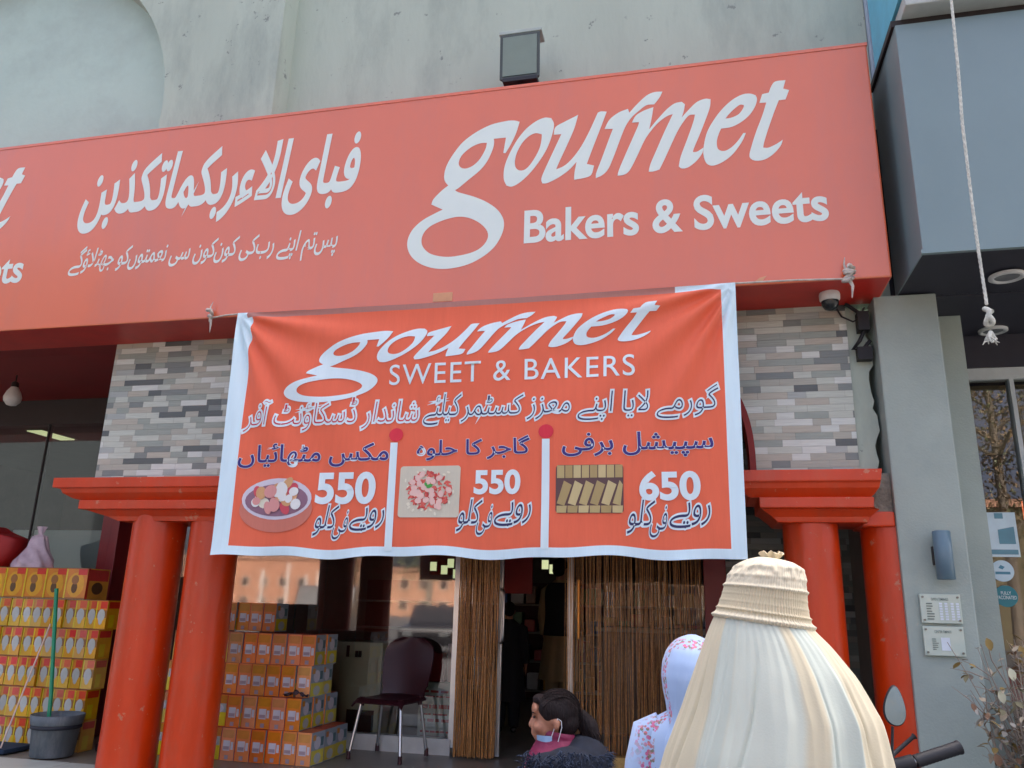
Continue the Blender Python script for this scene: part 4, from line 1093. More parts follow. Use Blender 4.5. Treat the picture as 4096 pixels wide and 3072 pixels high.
# ================================================================== PEOPLE
def blob(name, parts, voxel, mat, parent=None, smooth=4):
    """one continuous skin grown round ellipsoids ('e', centre, radii) and tapered limbs ('c', p0, r0, p1, r1)"""
    bm = bmesh.new()
    for p_ in parts:
        if p_[0] == 'e':
            M = Matrix.Translation(Vector(p_[1])) @ (p_[3] if len(p_) > 3 else Matrix()) @ Matrix.Diagonal((*p_[2], 1))
            bmesh.ops.create_icosphere(bm, subdivisions=3, radius=1.0, matrix=M)
        else:
            a, ra, b, rb = Vector(p_[1]), p_[2], Vector(p_[3]), p_[4]
            d = b-a; L = d.length
            if L < 1e-5: continue
            q = d.to_track_quat('Z', 'Y').to_matrix().to_4x4()
            bmesh.ops.create_cone(bm, cap_ends=True, segments=16, radius1=ra, radius2=rb, depth=L, matrix=Matrix.Translation((a+b)/2) @ q)
            for c, r_ in ((a, ra), (b, rb)):
                bmesh.ops.create_icosphere(bm, subdivisions=2, radius=r_*.995, matrix=Matrix.Translation(c))
    me = bpy.data.meshes.new(name); bm.to_mesh(me); bm.free()
    o = bpy.data.objects.new(name, me); COL.objects.link(o)
    m = o.modifiers.new('r', 'REMESH'); m.mode = 'VOXEL'; m.voxel_size = voxel; m.use_smooth_shade = True
    if smooth:
        s_ = o.modifiers.new('s', 'SMOOTH'); s_.iterations = smooth; s_.factor = .5
    bpy.context.view_layer.update()
    me2 = bpy.data.meshes.new_from_object(o.evaluated_get(bpy.context.evaluated_depsgraph_get()))
    o.modifiers.clear(); o.data = me2; bpy.data.meshes.remove(me)
    me2.name = name; me2.materials.clear(); me2.materials.append(mat)
    for p_ in me2.polygons: p_.use_smooth = True
    put(o, parent)
    return o

def body_parts(H, arm_bend=0.0):
    s = H/1.65; P = []
    def e(c, r_): P.append(('e', [v*s for v in c], [v*s for v in r_]))
    def c(a, ra, b, rb): P.append(('c', [v*s for v in a], ra*s, [v*s for v in b], rb*s))
    e((0, .012, 1.55), (.074, .092, .098)); e((0, -.03, 1.485), (.052, .058, .055))
    e((0, -.098, 1.515), (.011, .016, .017)); e((0, -.085, 1.478), (.024, .012, .010))
    for q in (-1, 1):
        e((q*.076, .01, 1.525), (.010, .020, .030)); e((q*.03, -.082, 1.555), (.016, .012, .008))
    c((0, .015, 1.46), .052, (0, .02, 1.36), .058)
    e((0, .015, 1.22), (.155, .095, .165)); e((0, .01, 1.05), (.13, .085, .15)); e((0, .015, .90), (.158, .105, .11))
    for q in (-1, 1):
        c((q*.10, .02, 1.33), .040, (q*.178, .015, 1.305), .046)
        c((q*.178, .015, 1.305), .046, (q*.225, .03, 1.06), .038); c((q*.225, .03, 1.06), .039, (q*.235, -.03-arm_bend, .83), .027)
        e((q*.237, -.045-arm_bend, .775), (.017, .036, .048))
        for k in range(4):
            a0 = Vector((q*.237, -.075+.02*k-arm_bend, .74)); L = (.058, .068, .064, .05)[k]
            a1 = a0+Vector((-q*.004, -.004, -L*.55)); a2 = a1+Vector((-q*.012, .006, -L*.5))
            c(a0, .0088, a1, .0082); c(a1, .0082, a2, .0072)
        t0 = Vector((q*.232, -.075-arm_bend, .795)); t1 = t0+Vector((-q*.012, -.026, -.03)); t2 = t1+Vector((-q*.008, -.006, -.03))
        c(t0, .012, t1, .010); c(t1, .010, t2, .008)
        c((q*.085, .015, .87), .085, (q*.092, .0, .47), .055); c((q*.092, .0, .47), .053, (q*.092, .02, .09), .036)
        c((q*.092, .035, .04), .034, (q*.098, -.12, .026), .026)
    return P

def drape(rings, n, fold, mat=None, name=None, parent=None, colf=None, cap=False, thick=0.0):
    """cloth of revolution: rings (z, cx, cy, rx, ry); fold(theta, t) is a radial factor"""
    P = []; C = []
    for j, (z, cx, cy, rx, ry) in enumerate(rings):
        t = j/(len(rings)-1); row = []
        for k in range(n):
            a = 2*PI*k/n; f, dz = fold(a, t)
            row.append((cx+rx*f*math.cos(a), cy+ry*f*math.sin(a), z+dz)); C.append((a, t))
        P.append(row)
    mb = MB().grid(P, closed=True)
    if rings[0][0] > rings[-1][0]: mb.f = [tuple(reversed(f)) for f in mb.f]
    if cap: mb.add(P[0], [tuple(range(n))], 0, True)
    o = mb.build(name, mat, parent)
    if colf:
        at = o.data.attributes.new('panel', 'FLOAT_COLOR', 'POINT')
        for i, (a, t) in enumerate(C + ([(0, 0)]*n if cap else [])):
            at.data[i].color = (*colf(a, t), 1)
    return o

def lerp_rings(keys, n):
    out = []; keys = sorted(keys, key=lambda k: -k[0])
    for j in range(n):
        z = keys[0][0] + (keys[-1][0]-keys[0][0])*(j/(n-1))
        for a, b in zip(keys, keys[1:]):
            if a[0] >= z >= b[0]-1e-9:
                u = (a[0]-z)/(a[0]-b[0]) if a[0] != b[0] else 0
                u2 = u
                out.append((z,) + tuple(a[i]+(b[i]-a[i])*u2 for i in range(1, 5))); break
    # soften the corners
    for _ in range(3):
        out = [out[0]] + [(out[i][0],) + tuple((out[i-1][q]+2*out[i][q]+out[i+1][q])/4 for q in range(1, 5)) for i in range(1, len(out)-1)] + [out[-1]]
    return out

def attr_mat(name, rough, sheen=0.0, weave=True, spec=.4):
    m = bpy.data.materials.new(name); m.use_nodes = True
    n, l = m.node_tree.nodes, m.node_tree.links
    b = n['Principled BSDF']
    at = n.new('ShaderNodeAttribute'); at.attribute_name = 'panel'
    nz = n.new('ShaderNodeTexNoise'); nz.inputs['Scale'].default_value = 9; nz.inputs['Detail'].default_value = 5
    tc = n.new('ShaderNodeTexCoord'); l.new(tc.outputs['Object'], nz.inputs['Vector'])
    rp = n.new('ShaderNodeMapRange'); rp.inputs[3].default_value = .88; rp.inputs[4].default_value = 1.06
    l.new(nz.outputs['Fac'], rp.inputs[0])
    mx = n.new('ShaderNodeMix'); mx.data_type = 'RGBA'; mx.blend_type = 'MULTIPLY'; mx.inputs[0].default_value = 1
    l.new(at.outputs['Color'], mx.inputs[6]); l.new(rp.outputs[0], mx.inputs[7])
    l.new(mx.outputs[2], b.inputs['Base Color'])
    b.inputs['Roughness'].default_value = rough; b.inputs['Sheen Weight'].default_value = sheen
    b.inputs['Specular IOR Level'].default_value = spec
    wv = n.new('ShaderNodeTexNoise'); wv.inputs['Scale'].default_value = 220
    l.new(tc.outputs['Object'], wv.inputs['Vector'])
    bp = n.new('ShaderNodeBump'); bp.inputs['Strength'].default_value = .12; bp.inputs['Distance'].default_value = .004
    l.new(wv.outputs['Fac'], bp.inputs['Height']); l.new(bp.outputs[0], b.inputs['Normal'])
    return m
skin = pm('brown skin', lin((170, 118, 92)), rough=.55, var=.14, vscale=20, trans=.12)
hair_m = pm('dark brown hair', lin((26, 17, 18)), spec=.25, rough=.6, var=.35, vscale=90, streak=.15, bump=.5, bscale=160)
black_cloth = pm('black cloth', lin((26, 26, 30)), rough=.85)
beige_cloth = pm('beige cloth', lin((150, 128, 92)), rough=.85, var=.08)
shoe_m = pm('dark shoe', lin((50, 42, 38)), rough=.5)

# ---- woman in the pleated cream veil, seen from behind
BX, BYw = 0.165, 2.2
wv_ = thing('person', 'woman seen from behind in a cream pleated full veil with a banded cap', 'person', (BX, BYw, STREET), PI, wp=False)
blob('body', body_parts(1.52), .011, skin, wv_)
wr_ = thing('veil_root_tmp', None, None)      # the veil is modelled in world coordinates, then parented
rf = random.Random(12)
cz_ = [(rf.uniform(0, 2*PI), rf.uniform(.05, .20), rf.uniform(.5, 1.3)) for _ in range(26)] + [(rf.uniform(0, 2*PI), rf.uniform(.018, .035), rf.uniform(.3, .6)) for _ in range(22)]
def coarse(a):
    v = 0
    for c0, w0, h0 in cz_:
        d = (a-c0+PI) % (2*PI)-PI
        v += h0*math.exp(-(d/w0)**2)
    return v*.42
def ridged(v): return 1-2*abs(v)
def vfold(a, t):
    wx = .55*noise.noise((math.cos(a)*1.3, math.sin(a)*1.3, t*2.2+4))        # folds wander and merge on the way down
    b = a + wx*.35*min(1, t*1.6)
    c_, s_ = math.cos(b), math.sin(b)
    big = ridged(noise.noise((c_*2.6, s_*2.6, t*.9+1.7)))
    mid = ridged(noise.noise((c_*6.0, s_*6.0, t*1.3+8.1)))
    sml = noise.noise((c_*15, s_*15, t*2.0+3.3))
    fine = abs(((b*52/(2*PI)) % 1)*2-1)-.5
    g = min(1.0, max(0.0, (t-.015)/.16)); g = g*g*(3-2*g)
    f = 1 + .030*fine*math.exp(-t/.055) + .008*sml*math.exp(-t/.35) + g*(.060+.065*t)*(big-.55) + g*(.032+.02*t)*(mid-.5)
    f += .020*noise.noise((c_*1.8, s_*1.8, t*7+2))*g
    cr = noise.noise((c_*3.6+9, s_*3.6, t*1.6+2.2)); f -= g*.045*math.exp(-(cr/.055)**2)*(.35+.65*max(0, min(1, .5+1.6*noise.noise((c_*2, s_*2, t*5+11)))))
    dz = -.135*(math.cos(a)*.12)*max(0, 1-t*3.2)
    return f, dz
CREAM, MINT, SATIN = lin((202, 195, 168)), lin((187, 197, 186)), lin((197, 205, 192))
def vcol(a, t):
    d = math.degrees((a+PI/2+PI) % (2*PI)-PI)       # 0 = towards the camera
    d += 4*math.sin(t*4) + 10*noise.noise((math.cos(a)*1.3, math.sin(a)*1.3, t*2.2+4))*min(1, t*1.6)
    def st(x, e0, e1): 
        u = min(1, max(0, (x-e0)/(e1-e0))); return u*u*(3-2*u)
    cen = st(d, -34, -31)*(1-st(d, 9, 14))
    lm = st(d, -52, -48)*(1-st(d, -34, -31))
    rm = st(d, 22, 26)*(1-st(d, 46, 50))
    c = CREAM
    for w_, k in ((cen, SATIN), (lm, MINT), (rm, MINT)):
        c = tuple(c[i]*(1-w_)+k[i]*w_ for i in range(3))
    return c
keys = [(1.106, .150, 2.2, .106, .112), (1.083, .150, 2.2, .119, .122), (1.045, .160, 2.2, .148, .140), (.974, .172, 2.2, .186, .165), (.872, .176, 2.2, .227, .195), (.784, .164, 2.2, .252, .215), (.70, .153, 2.2, .270, .225), (.3, .15, 2.2, .315, .25), (-.31, .15, 2.2, .36, .29)]
veil = drape(lerp_rings(keys, 150), 560, vfold, attr_mat('veil cloth', .8, .12, spec=.2), 'veil', None, vcol)
# cap: domed crown with pleated bands
def cfold(a, t):
    pl = abs(((a*96/(2*PI)) % 1)*2-1)-.5
    band = 0.0
    for tb, w_, h_ in ((.16, .03, .014), (.30, .03, .020), (.47, .022, .050), (.60, .012, .012), (.72, .012, .012), (.84, .016, .040), (.955, .03, .060)):
        band += h_*math.exp(-((t-tb)/w_)**2)*(1+.18*math.sin(a*48+tb*30))
    amp = .012 + .016*(t > .48)
    dome = (.17*noise.noise((math.cos(a)*8, math.sin(a)*8, t*11)) + .03*math.sin(a*9+t*14))*max(0, .5-t)
    return 1 + amp*pl + band + dome, -.135*math.cos(a)*.11*(.25+.75*t)
ck = [(1.243, .176, 2.2, .030, .032), (1.236, .175, 2.2, .060, .064), (1.222, .172, 2.2, .082, .088), (1.20, .166, 2.2, .093, .099), (1.17, .160, 2.2, .099, .106), (1.14, .155, 2.2, .103, .110), (1.11, .151, 2.2, .110, .117), (1.082, .149, 2.2, .121, .126)]
cap = drape(lerp_rings(ck, 70), 576, cfold, attr_mat('cap cloth', .85, .1, spec=.2), 'cap', None, lambda a, t: lin((204, 194, 165)) if (.5 < t < .9) else lin((209, 202, 178)), cap=True)
mb = MB()
P = []
for j in range(6):
    t = j/5
    P.append([(.178+(.016+.012*t)*(1+.2*math.sin(a*7+t*2))*math.cos(a), 2.2+(.016+.012*t)*(1+.2*math.sin(a*6+1))*math.sin(a), 1.238+.019*t+.004*math.sin(a*7)) for a in [2*PI*k/56 for k in range(56)]])
mb.grid(P, closed=True)
P2 = [[(.178+.9*(x-.178), 2.2+.9*(y-2.2), z+.001) for x, y, z in r_] for r_ in P]
mb.grid(list(reversed(P2)), closed=True); mb.grid([P[-1], P2[-1]], closed=True)
ruff = mb.build('ruffle', pm('cap ruffle', lin((212, 198, 164)), rough=.6))
inv = (Matrix.Translation((BX, BYw, STREET)) @ Matrix.Rotation(PI, 4, 'Z')).inverted()
bpy.data.objects.remove(wr_)
for o in (veil, cap):
    o.parent = wv_; o.matrix_parent_inverse = inv
ruff.parent = cap

def floral(name, base):
    m = bpy.data.materials.new(name); m.use_nodes = True
    n, l = m.node_tree.nodes, m.node_tree.links
    b = n['Principled BSDF']
    at = n.new('ShaderNodeAttribute'); at.attribute_name = 'panel'
    tc = n.new('ShaderNodeTexCoord')
    vo = n.new('ShaderNodeTexVoronoi'); vo.inputs['Scale'].default_value = 85
    l.new(tc.outputs['Object'], vo.inputs['Vector'])
    v2 = n.new('ShaderNodeTexVoronoi'); v2.inputs['Scale'].default_value = 95
    l.new(tc.outputs['Object'], v2.inputs['Vector'])
    r1 = n.new('ShaderNodeValToRGB'); r1.color_ramp.elements[0].position = .46; r1.color_ramp.elements[0].color = (1, 1, 1, 1)
    r1.color_ramp.elements[1].position = .56; r1.color_ramp.elements[1].color = (0, 0, 0, 1)
    l.new(vo.outputs['Distance'], r1.inputs[0])
    sep = n.new('ShaderNodeSeparateColor'); l.new(at.outputs['Color'], sep.inputs[0])
    mu = n.new('ShaderNodeMath'); mu.operation = 'MULTIPLY'; l.new(r1.outputs[0], mu.inputs[0]); l.new(sep.outputs[0], mu.inputs[1])
    r2 = n.new('ShaderNodeValToRGB'); r2.color_ramp.interpolation = 'CONSTANT'
    e_ = r2.color_ramp.elements
    e_[0].color = (*lin((206, 104, 148)), 1); e_[1].position = .4; e_[1].color = (*lin((176, 120, 128)), 1)
    k = e_.new(.6); k.color = (*lin((120, 120, 100)), 1); k = e_.new(.8); k.color = (*lin((220, 120, 130)), 1)
    l.new(v2.outputs['Color'], r2.inputs[0])
    mx = n.new('ShaderNodeMix'); mx.data_type = 'RGBA'; l.new(mu.outputs[0], mx.inputs[0])
    mx.inputs[6].default_value = (*lin(base), 1); l.new(r2.outputs[0], mx.inputs[7])
    l.new(mx.outputs[2], b.inputs['Base Color']); b.inputs['Roughness'].default_value = .6
    b.inputs['Sheen Weight'].default_value = .25
    return m
# ---- girl in the pale floral headscarf
WX, WY = -.030, 2.78
ws = thing('person', 'person from behind in a pale blue white headscarf with a floral edge', 'person', (WX, WY, STREET), PI, wp=False)
blob('body', body_parts(1.365), .010, skin, ws)
inv2 = (Matrix.Translation((WX, WY, STREET)) @ Matrix.Rotation(PI, 4, 'Z')).inverted()
def sfold(a, t):
    k = max(0, t-.35)
    nz_ = noise.noise((math.cos(a)*2.2, math.sin(a)*2.2, t*4)); n2_ = ridged(noise.noise((math.cos(a+t)*4.5, math.sin(a+t)*4.5, t*2.5+5)))
    return 1 + .10*k*math.sin(a*6+t*4+.6) + .06*k*math.sin(a*11-t*3) + .02*math.sin(a*3+t*7)*t + .05*nz_*min(1, t*2) + (.035*min(1, t*2)+.12*k)*(n2_-.6), -.02*math.cos(a-.6)*min(1, t*1.5)
def band_l(a, t):        # floral strip along the left edge and over the crown
    d = math.degrees((a+PI/2+PI) % (2*PI)-PI)
    v = 1.0 if (-65 < d < -51 and .06 < t < .52) or (.03 < t < .085 and d < 55) else 0.0
    return (v, v, v)
sk = [(1.036, -.035, 2.79, .012, .014), (1.030, -.035, 2.79, .036, .042), (1.014, -.036, 2.79, .060, .070), (.985, -.037, 2.785, .082, .095), (.945, -.038, 2.78, .096, .108), (.90, -.038, 2.775, .101, .112), (.855, -.036, 2.77, .097, .108), (.81, -.034, 2.765, .088, .098), (.78, -.032, 2.762, .086, .092), (.75, -.03, 2.76, .096, .092), (.71, -.025, 2.755, .115, .105), (.62, -.02, 2.75, .125, .125), (.50, -.02, 2.745, .12, .14)]
scarf = drape(lerp_rings(sk, 90), 200, sfold, floral('floral scarf', (166, 193, 230)), 'headscarf', None, band_l, cap=True)
def kfold(a, t):
    return 1 + .05*t*math.sin(a*9+t*3) + .03*t*math.sin(a*15), 0
kk = [(.82, -.03, 2.79, .055, .06), (.795, -.03, 2.79, .10, .078), (.772, -.03, 2.79, .150, .090), (.73, -.03, 2.79, .182, .102), (.66, -.03, 2.79, .180, .108), (.55, -.03, 2.79, .160, .115), (.40, -.03, 2.79, .150, .115), (.25, -.03, 2.79, .175, .135), (-.02, -.03, 2.79, .215, .16)]
def kcol(a, t):
    d = math.degrees((a+PI/2+PI) % (2*PI)-PI); v = 1.0 if -70 < d < -46 else 0.0
    return (v, v, v)
flor2 = floral('floral tunic', (172, 198, 232))
tun = drape(lerp_rings(kk, 70), 160, kfold, flor2, 'tunic', None, kcol, cap=True)
mb = MB()
for q in (-1, 1):
    mb.tube([(-.03+q*.11, 2.785, .745), (-.03+q*.148, 2.785, .732), (-.03+q*.172, 2.78, .64), (-.03+q*.188, 2.775, .53), (-.03+q*.195, 2.80, .35)], [.052, .058, .054, .050, .046], 20)
slv = mb.build('sleeves', flor2)
at = slv.data.attributes.new('panel', 'FLOAT_COLOR', 'POINT')
for i, v in enumerate(slv.data.vertices):
    k = 1.0 if v.co.y < 2.76 and abs(v.co.x+.03) < .185 else 0.0
    at.data[i].color = (k, k, k, 1)
mb = MB()
for q in (-1, 1):
    mb.tube([(-.03+q*.07, 2.79, .38), (-.03+q*.08, 2.79, .1), (-.03+q*.078, 2.79, -.27)], [.09, .08, .055], 18)
trs = mb.build('trousers', pm('white trousers', lin((220, 226, 236)), rough=.7))
for o in (scarf, tun, slv, trs): o.parent = ws; o.matrix_parent_inverse = inv2
def shoes(parent, s, m):
    for q in (-1, 1):
        blob('shoe', [('c', [q*.092*s, .04*s, .045*s], .042*s, [q*.098*s, -.13*s, .032*s], .034*s)], .010, m, parent, 2)
shoes(ws, 1.365/1.65, shoe_m); shoes(wv_, 1.52/1.65, shoe_m)

# ---- little girl with a ponytail, in profile
GX, GY, GR = -.605, 3.42, R(-74)       # local -y is where she looks: to the left and slightly away
gl = thing('person', 'little girl in profile with ponytail, chin mask, magenta jacket and dark furry hood', 'person', (GX, GY, STREET), GR)
def HD(*p): return (p[0], p[1], p[2]+1.035)      # head frame: centre of the skull 1.035 m above the street
gp = [('e', HD(0, .012, .005), (.070, .086, .080)), ('e', HD(0, -.028, -.040), (.056, .056, .055)), ('e', HD(0, -.042, -.070), (.036, .034, .026)),
      ('e', HD(0, -.086, -.030), (.0095, .013, .010)), ('c', HD(0, -.076, .0), .008, HD(0, -.088, -.024), .008), ('e', HD(0, -.077, -.056), (.019, .009, .0055)), ('e', HD(0, -.076, -.064), (.017, .009, .0055)),
      ('e', HD(0, -.068, .030), (.046, .016, .030)), ('e', HD(.036, -.058, -.035), (.024, .022, .024)), ('e', HD(-.036, -.058, -.035), (.024, .022, .024)),
      ('e', HD(.079, .008, -.020), (.0075, .014, .022)), ('e', HD(-.079, .008, -.020), (.0075, .014, .022)),
      ('c', HD(0, .015, -.06), .040, HD(0, .022, -.16), .044)]
s = 1.12/1.65
bp_ = [p_ for p_ in body_parts(1.12*1.0)]
body_only = []
for p_ in bp_:
    zmax = max(p_[1][2], p_[3][2] if p_[0] == 'c' else p_[1][2])
    if zmax < .955: body_only.append(p_)
blob('body', gp + [('c', HD(0, .02, -.14), .045, (0, .02, .84), .06)] + body_only, .0062, skin, gl, 3)
# ears keep a rim of their own in skin; eyes, brows
eye = pm('dark eye', lin((30, 22, 20)), rough=.15)
for q in (-1, 1):
    blob('eye', [('e', HD(q*.030, -.0755, .003), (.010, .006, .006))], .003, eye, gl, 1)
    blob('eyebrow', [('c', HD(q*.018, -.083, .019), .0028, HD(q*.044, -.073, .018), .0022)], .0022, hair_m, gl, 0)
hp = [('e', HD(0, .022, .022), (.0775, .086, .076)), ('e', HD(0, .045, -.012), (.070, .066, .066)), ('e', HD(.050, -.012, .036), (.026, .050, .040)), ('e', HD(-.050, -.012, .036), (.026, .050, .040)),
      ('e', HD(0, -.050, .066), (.046, .032, .022)), ('e', HD(.062, -.026, .018), (.010, .022, .026)), ('e', HD(-.062, -.026, .018), (.010, .022, .026))]
hr = blob('hair', hp, .006, hair_m, gl, 4)
mb = MB(); rg = random.Random(8)
for k in range(70):                                  # combed locks over the skull, gathered at the back
    a = rg.uniform(-1.15, 1.15); u0 = rg.uniform(0, .35)
    pts = []
    for j in range(9):
        t = u0 + (1-u0)*j/8; th = -1.15 + t*2.55        # front hairline to the tie
        x = .079*math.sin(a*(1-.78*t))*1.0; yy = .022 + .089*math.sin(th)*math.cos(a*.5); zz = .022 + .079*math.cos(th)*math.cos(a*(1-.5*t)*.85)
        pts.append(HD(x, yy, zz))
    mb.tube(pts, [.0035*(1-.5*j/8) for j in range(9)], 5)
for k in range(150):
    a = rg.uniform(-1.4, 1.4); th = rg.uniform(-1.2, 1.5); L_ = rg.uniform(.3, .8); o_ = rg.uniform(.0, .009); pts = []
    for j in range(6):
        q = th + L_*j/5; x = (.079+o_)*math.sin(a*(1-.3*j/5)); yy = .022+(.089+o_)*math.sin(q)*math.cos(a*.5); zz = .022+(.080+o_)*math.cos(q)*math.cos(a*.6)
        pts.append(HD(x, yy, zz))
    mb.tube(pts, .0009, 4, cap=False)
mb.build('hair_locks', hair_m, hr)
tail = blob('ponytail', [('e', HD(0, .112, .010), (.024, .022, .024)), ('c', HD(0, .12, .008), .026, HD(0, .150, -.03), .036), ('c', HD(0, .150, -.03), .037, HD(0, .162, -.085), .033), ('c', HD(0, .162, -.085), .033, HD(0, .156, -.15), .012)], .007, hair_m, hr, 3)
mb = MB()
for k in range(60):
    a = rg.uniform(0, 2*PI); r0 = rg.uniform(.6, 1.05)
    pts = []
    for j in range(8):
        t = j/7; w_ = (.012+.030*math.sin(PI*min(1, t*1.1+.05)))*r0
        pts.append(HD(w_*math.cos(a), .112+.05*min(1, t*2)+w_*math.sin(a)*.9 + .006*math.sin(t*5+k), .014-.19*t))
    mb.tube(pts, [.003*(1-.6*j/7) for j in range(8)], 4)
mb.build('loose_strands', hair_m, tail)
MB().lathe([(.016, .004+1.035), (.023, .010+1.035), (.016, .018+1.035)], (0, .104), 16).build('hair_tie', pm('teal tie', lin((30, 60, 70)), rough=.6), hr)
mask_m = pm('mask blue', lin((150, 186, 222)), rough=.7)
P = []
for j in range(6):
    P.append([HD((.066)*math.sin(a), -.012-.062*math.cos(a)*(1-.06*j), -.062-.0085*j+.004*math.sin(j*3)) for a in [R(-95+190*k/20) for k in range(21)]])
mk = MB().grid(P).build('face_mask', mask_m, gl)
for q in (-1, 1):
    MB().tube([HD(q*.067, -.010, -.066), HD(q*.074, .002, -.030), HD(q*.078, .014, .004), HD(q*.079, .028, -.006), HD(q*.075, .030, -.03), HD(q*.068, .012, -.098)], .0017, 6).build('ear_loop', pm('white elastic', lin((222, 228, 234)), rough=.6), mk)
mag = pm('magenta quilt', lin((122, 22, 66)), rough=.6, var=.18, vscale=14, bump=.4, bscale=22)
def jf(a, t): return 1 + .02*math.sin(t*40)+.02*math.sin(a*5+t*8), 0
jk = [(.955, 0, .02, .070, .078), (.938, 0, .018, .082, .088), (.918, 0, .015, .102, .098), (.90, 0, .012, .150, .108), (.86, 0, .01, .178, .118), (.74, 0, .01, .165, .125), (.62, 0, .01, .165, .13), (.50, 0, .01, .175, .14)]
jkt = drape(lerp_rings(jk, 60), 90, jf, mag, 'jacket', gl)
mb = MB()
for q in (-1, 1):
    mb.tube([(q*.10, .012, .872), (q*.140, .012, .862), (q*.188, .02, .72), (q*.185, -.005, .60), (q*.18, -.03, .545)], [.045, .062, .056, .050, .046], 18)
mb.build('sleeves', mag, jkt)
P = []
for j in range(7):
    t = j/6
    P.append([((.062+.016*t+.004*math.sin(t*9))*math.cos(a), .018+(.072+.014*t)*math.sin(a), .985-.055*t-.012*math.sin(a)) for a in [2*PI*k/48 for k in range(48)]])
mb = MB().grid(list(reversed(P)), closed=True)
mb.build('collar', mag, jkt)
navy = pm('navy fur', lin((24, 32, 46)), rough=.9, var=.4, vscale=30)
hood_parts = [('e', (0, .125, .888), (.172, .10, .085)), ('e', (.115, .06, .882), (.10, .105, .062)), ('e', (-.115, .06, .882), (.10, .105, .062)), ('e', (0, .14, .80), (.135, .085, .10)), ('e', (.145, -.01, .872), (.075, .11, .058)), ('e', (.15, .0, .80), (.07, .10, .09))]
hood = blob('hood', hood_parts, .010, navy, jkt, 4)
mb = MB()
for k in range(1500):
    a = rg.uniform(-.5, PI+.5)
    c0 = Vector((.185*math.cos(a)*rg.uniform(.90, 1.06), .06+.155*max(-.3, math.sin(a))*rg.uniform(.9, 1.06), .892+rg.uniform(-.095, .040)-.02*math.sin(a)))
    d = Vector((math.cos(a)*.8+rg.uniform(-.5, .5), math.sin(a)*.6+rg.uniform(-.4, .4), rg.uniform(-.5, .5))); d.normalize()
    L = rg.uniform(.018, .046)
    mb.tube([c0, c0+d*L*.5+Vector((0, 0, .002)), c0+d*L+Vector((0, 0, -.006))], [.0026, .002, .0004], 4, cap=False)
for k in range(500):
    a = rg.uniform(-1.4, 1.4)
    c0 = Vector((.15+.075*math.cos(a)*rg.uniform(.6, 1.1), -.01+.12*math.sin(a)*rg.uniform(.8, 1.1), .875+rg.uniform(-.10, .05)))
    d = Vector((rg.uniform(.1, 1), rg.uniform(-.8, .5), rg.uniform(-.3, .7))); d.normalize(); L = rg.uniform(.018, .042)
    mb.tube([c0, c0+d*L*.5+Vector((0, 0, .002)), c0+d*L+Vector((0, 0, -.006))], [.0026, .002, .0004], 4, cap=False)
mb.build('fur_trim', pm('blue black fur', lin((44, 58, 80)), rough=.7, var=.4, vscale=40), hood)
mb = MB()
for q in (-1, 1): mb.tube([(q*.058, .01, .60), (q*.062, .0, .32), (q*.062, .012, .06)], [.07, .055, .042], 16)
mb.build('trousers', pm('dark jeans', lin((40, 48, 66)), rough=.8), gl)
shoes(gl, 1.12/1.65, shoe_m)

# ---- two people inside the bakery
def clothed(label, loc, rz, H, tunic, hem, trouser, vest=None, hair=hair_m):
    t_ = thing('person', label, 'person', loc, rz); s = H/1.65
    blob('body', body_parts(H), .011, skin, t_)
    hr = blob('hair', [('e', [0, .022*s, 1.572*s], [.082*s, .094*s, .092*s]), ('e', [0, .05*s, 1.53*s], [.074*s, .066*s, .07*s])], .010, hair, t_, 3)
    def f_(a, t): return 1+.05*t*math.sin(a*8+t*3)+.03*t*math.sin(a*13), 0
    kk = [(1.43, 0, .018, .062, .062), (1.385, 0, .016, .125, .08), (1.34, 0, .014, .188, .10), (1.27, 0, .012, .195, .115), (1.05, 0, .01, .175, .115), (.88, 0, .012, .19, .13), (hem, 0, .012, .235, .17)]
    tu = drape(lerp_rings([tuple(v*s for v in k) for k in kk], 50), 90, f_, tunic, 'tunic', t_)
    mb = MB()
    for q in (-1, 1):
        mb.tube([Vector(p_)*s for p_ in ((q*.14, .016, 1.345), (q*.19, .016, 1.31), (q*.225, .03, 1.07), (q*.235, -.01, .87))], [.05*s, .066*s, .058*s, .05*s], 16)
    mb.build('sleeves', tunic, tu)
    mb = MB()
    for q in (-1, 1): mb.tube([Vector(p_)*s for p_ in ((q*.085, .012, .88), (q*.092, .0, .47), (q*.092, .02, .08))], [.11*s, .095*s, .065*s], 16)
    mb.build('trousers', trouser, t_)
    if vest:
        vk = [(1.40, 0, .018, .12, .085), (1.345, 0, .016, .196, .108), (1.27, 0, .012, .203, .123), (1.05, 0, .01, .184, .124), (.86, 0, .012, .198, .138)]
        drape(lerp_rings([tuple(v*s for v in k) for k in vk], 30), 60, lambda a, t: (1+.02*math.sin(a*6+t*5), 0), vest, 'waistcoat', t_)
    shoes(t_, s, shoe_m)
    return t_
clothed('boy in black clothes standing inside the open doorway, seen from behind', (-1.80, 7.75, .004), PI+.2, 1.16, black_cloth, .40, black_cloth)
clothed('person in a beige tunic with dark waistcoat standing further inside the doorway', (-1.43, 8.55, .004), PI-.5, 1.62, beige_cloth, .42, beige_cloth, black_cloth)

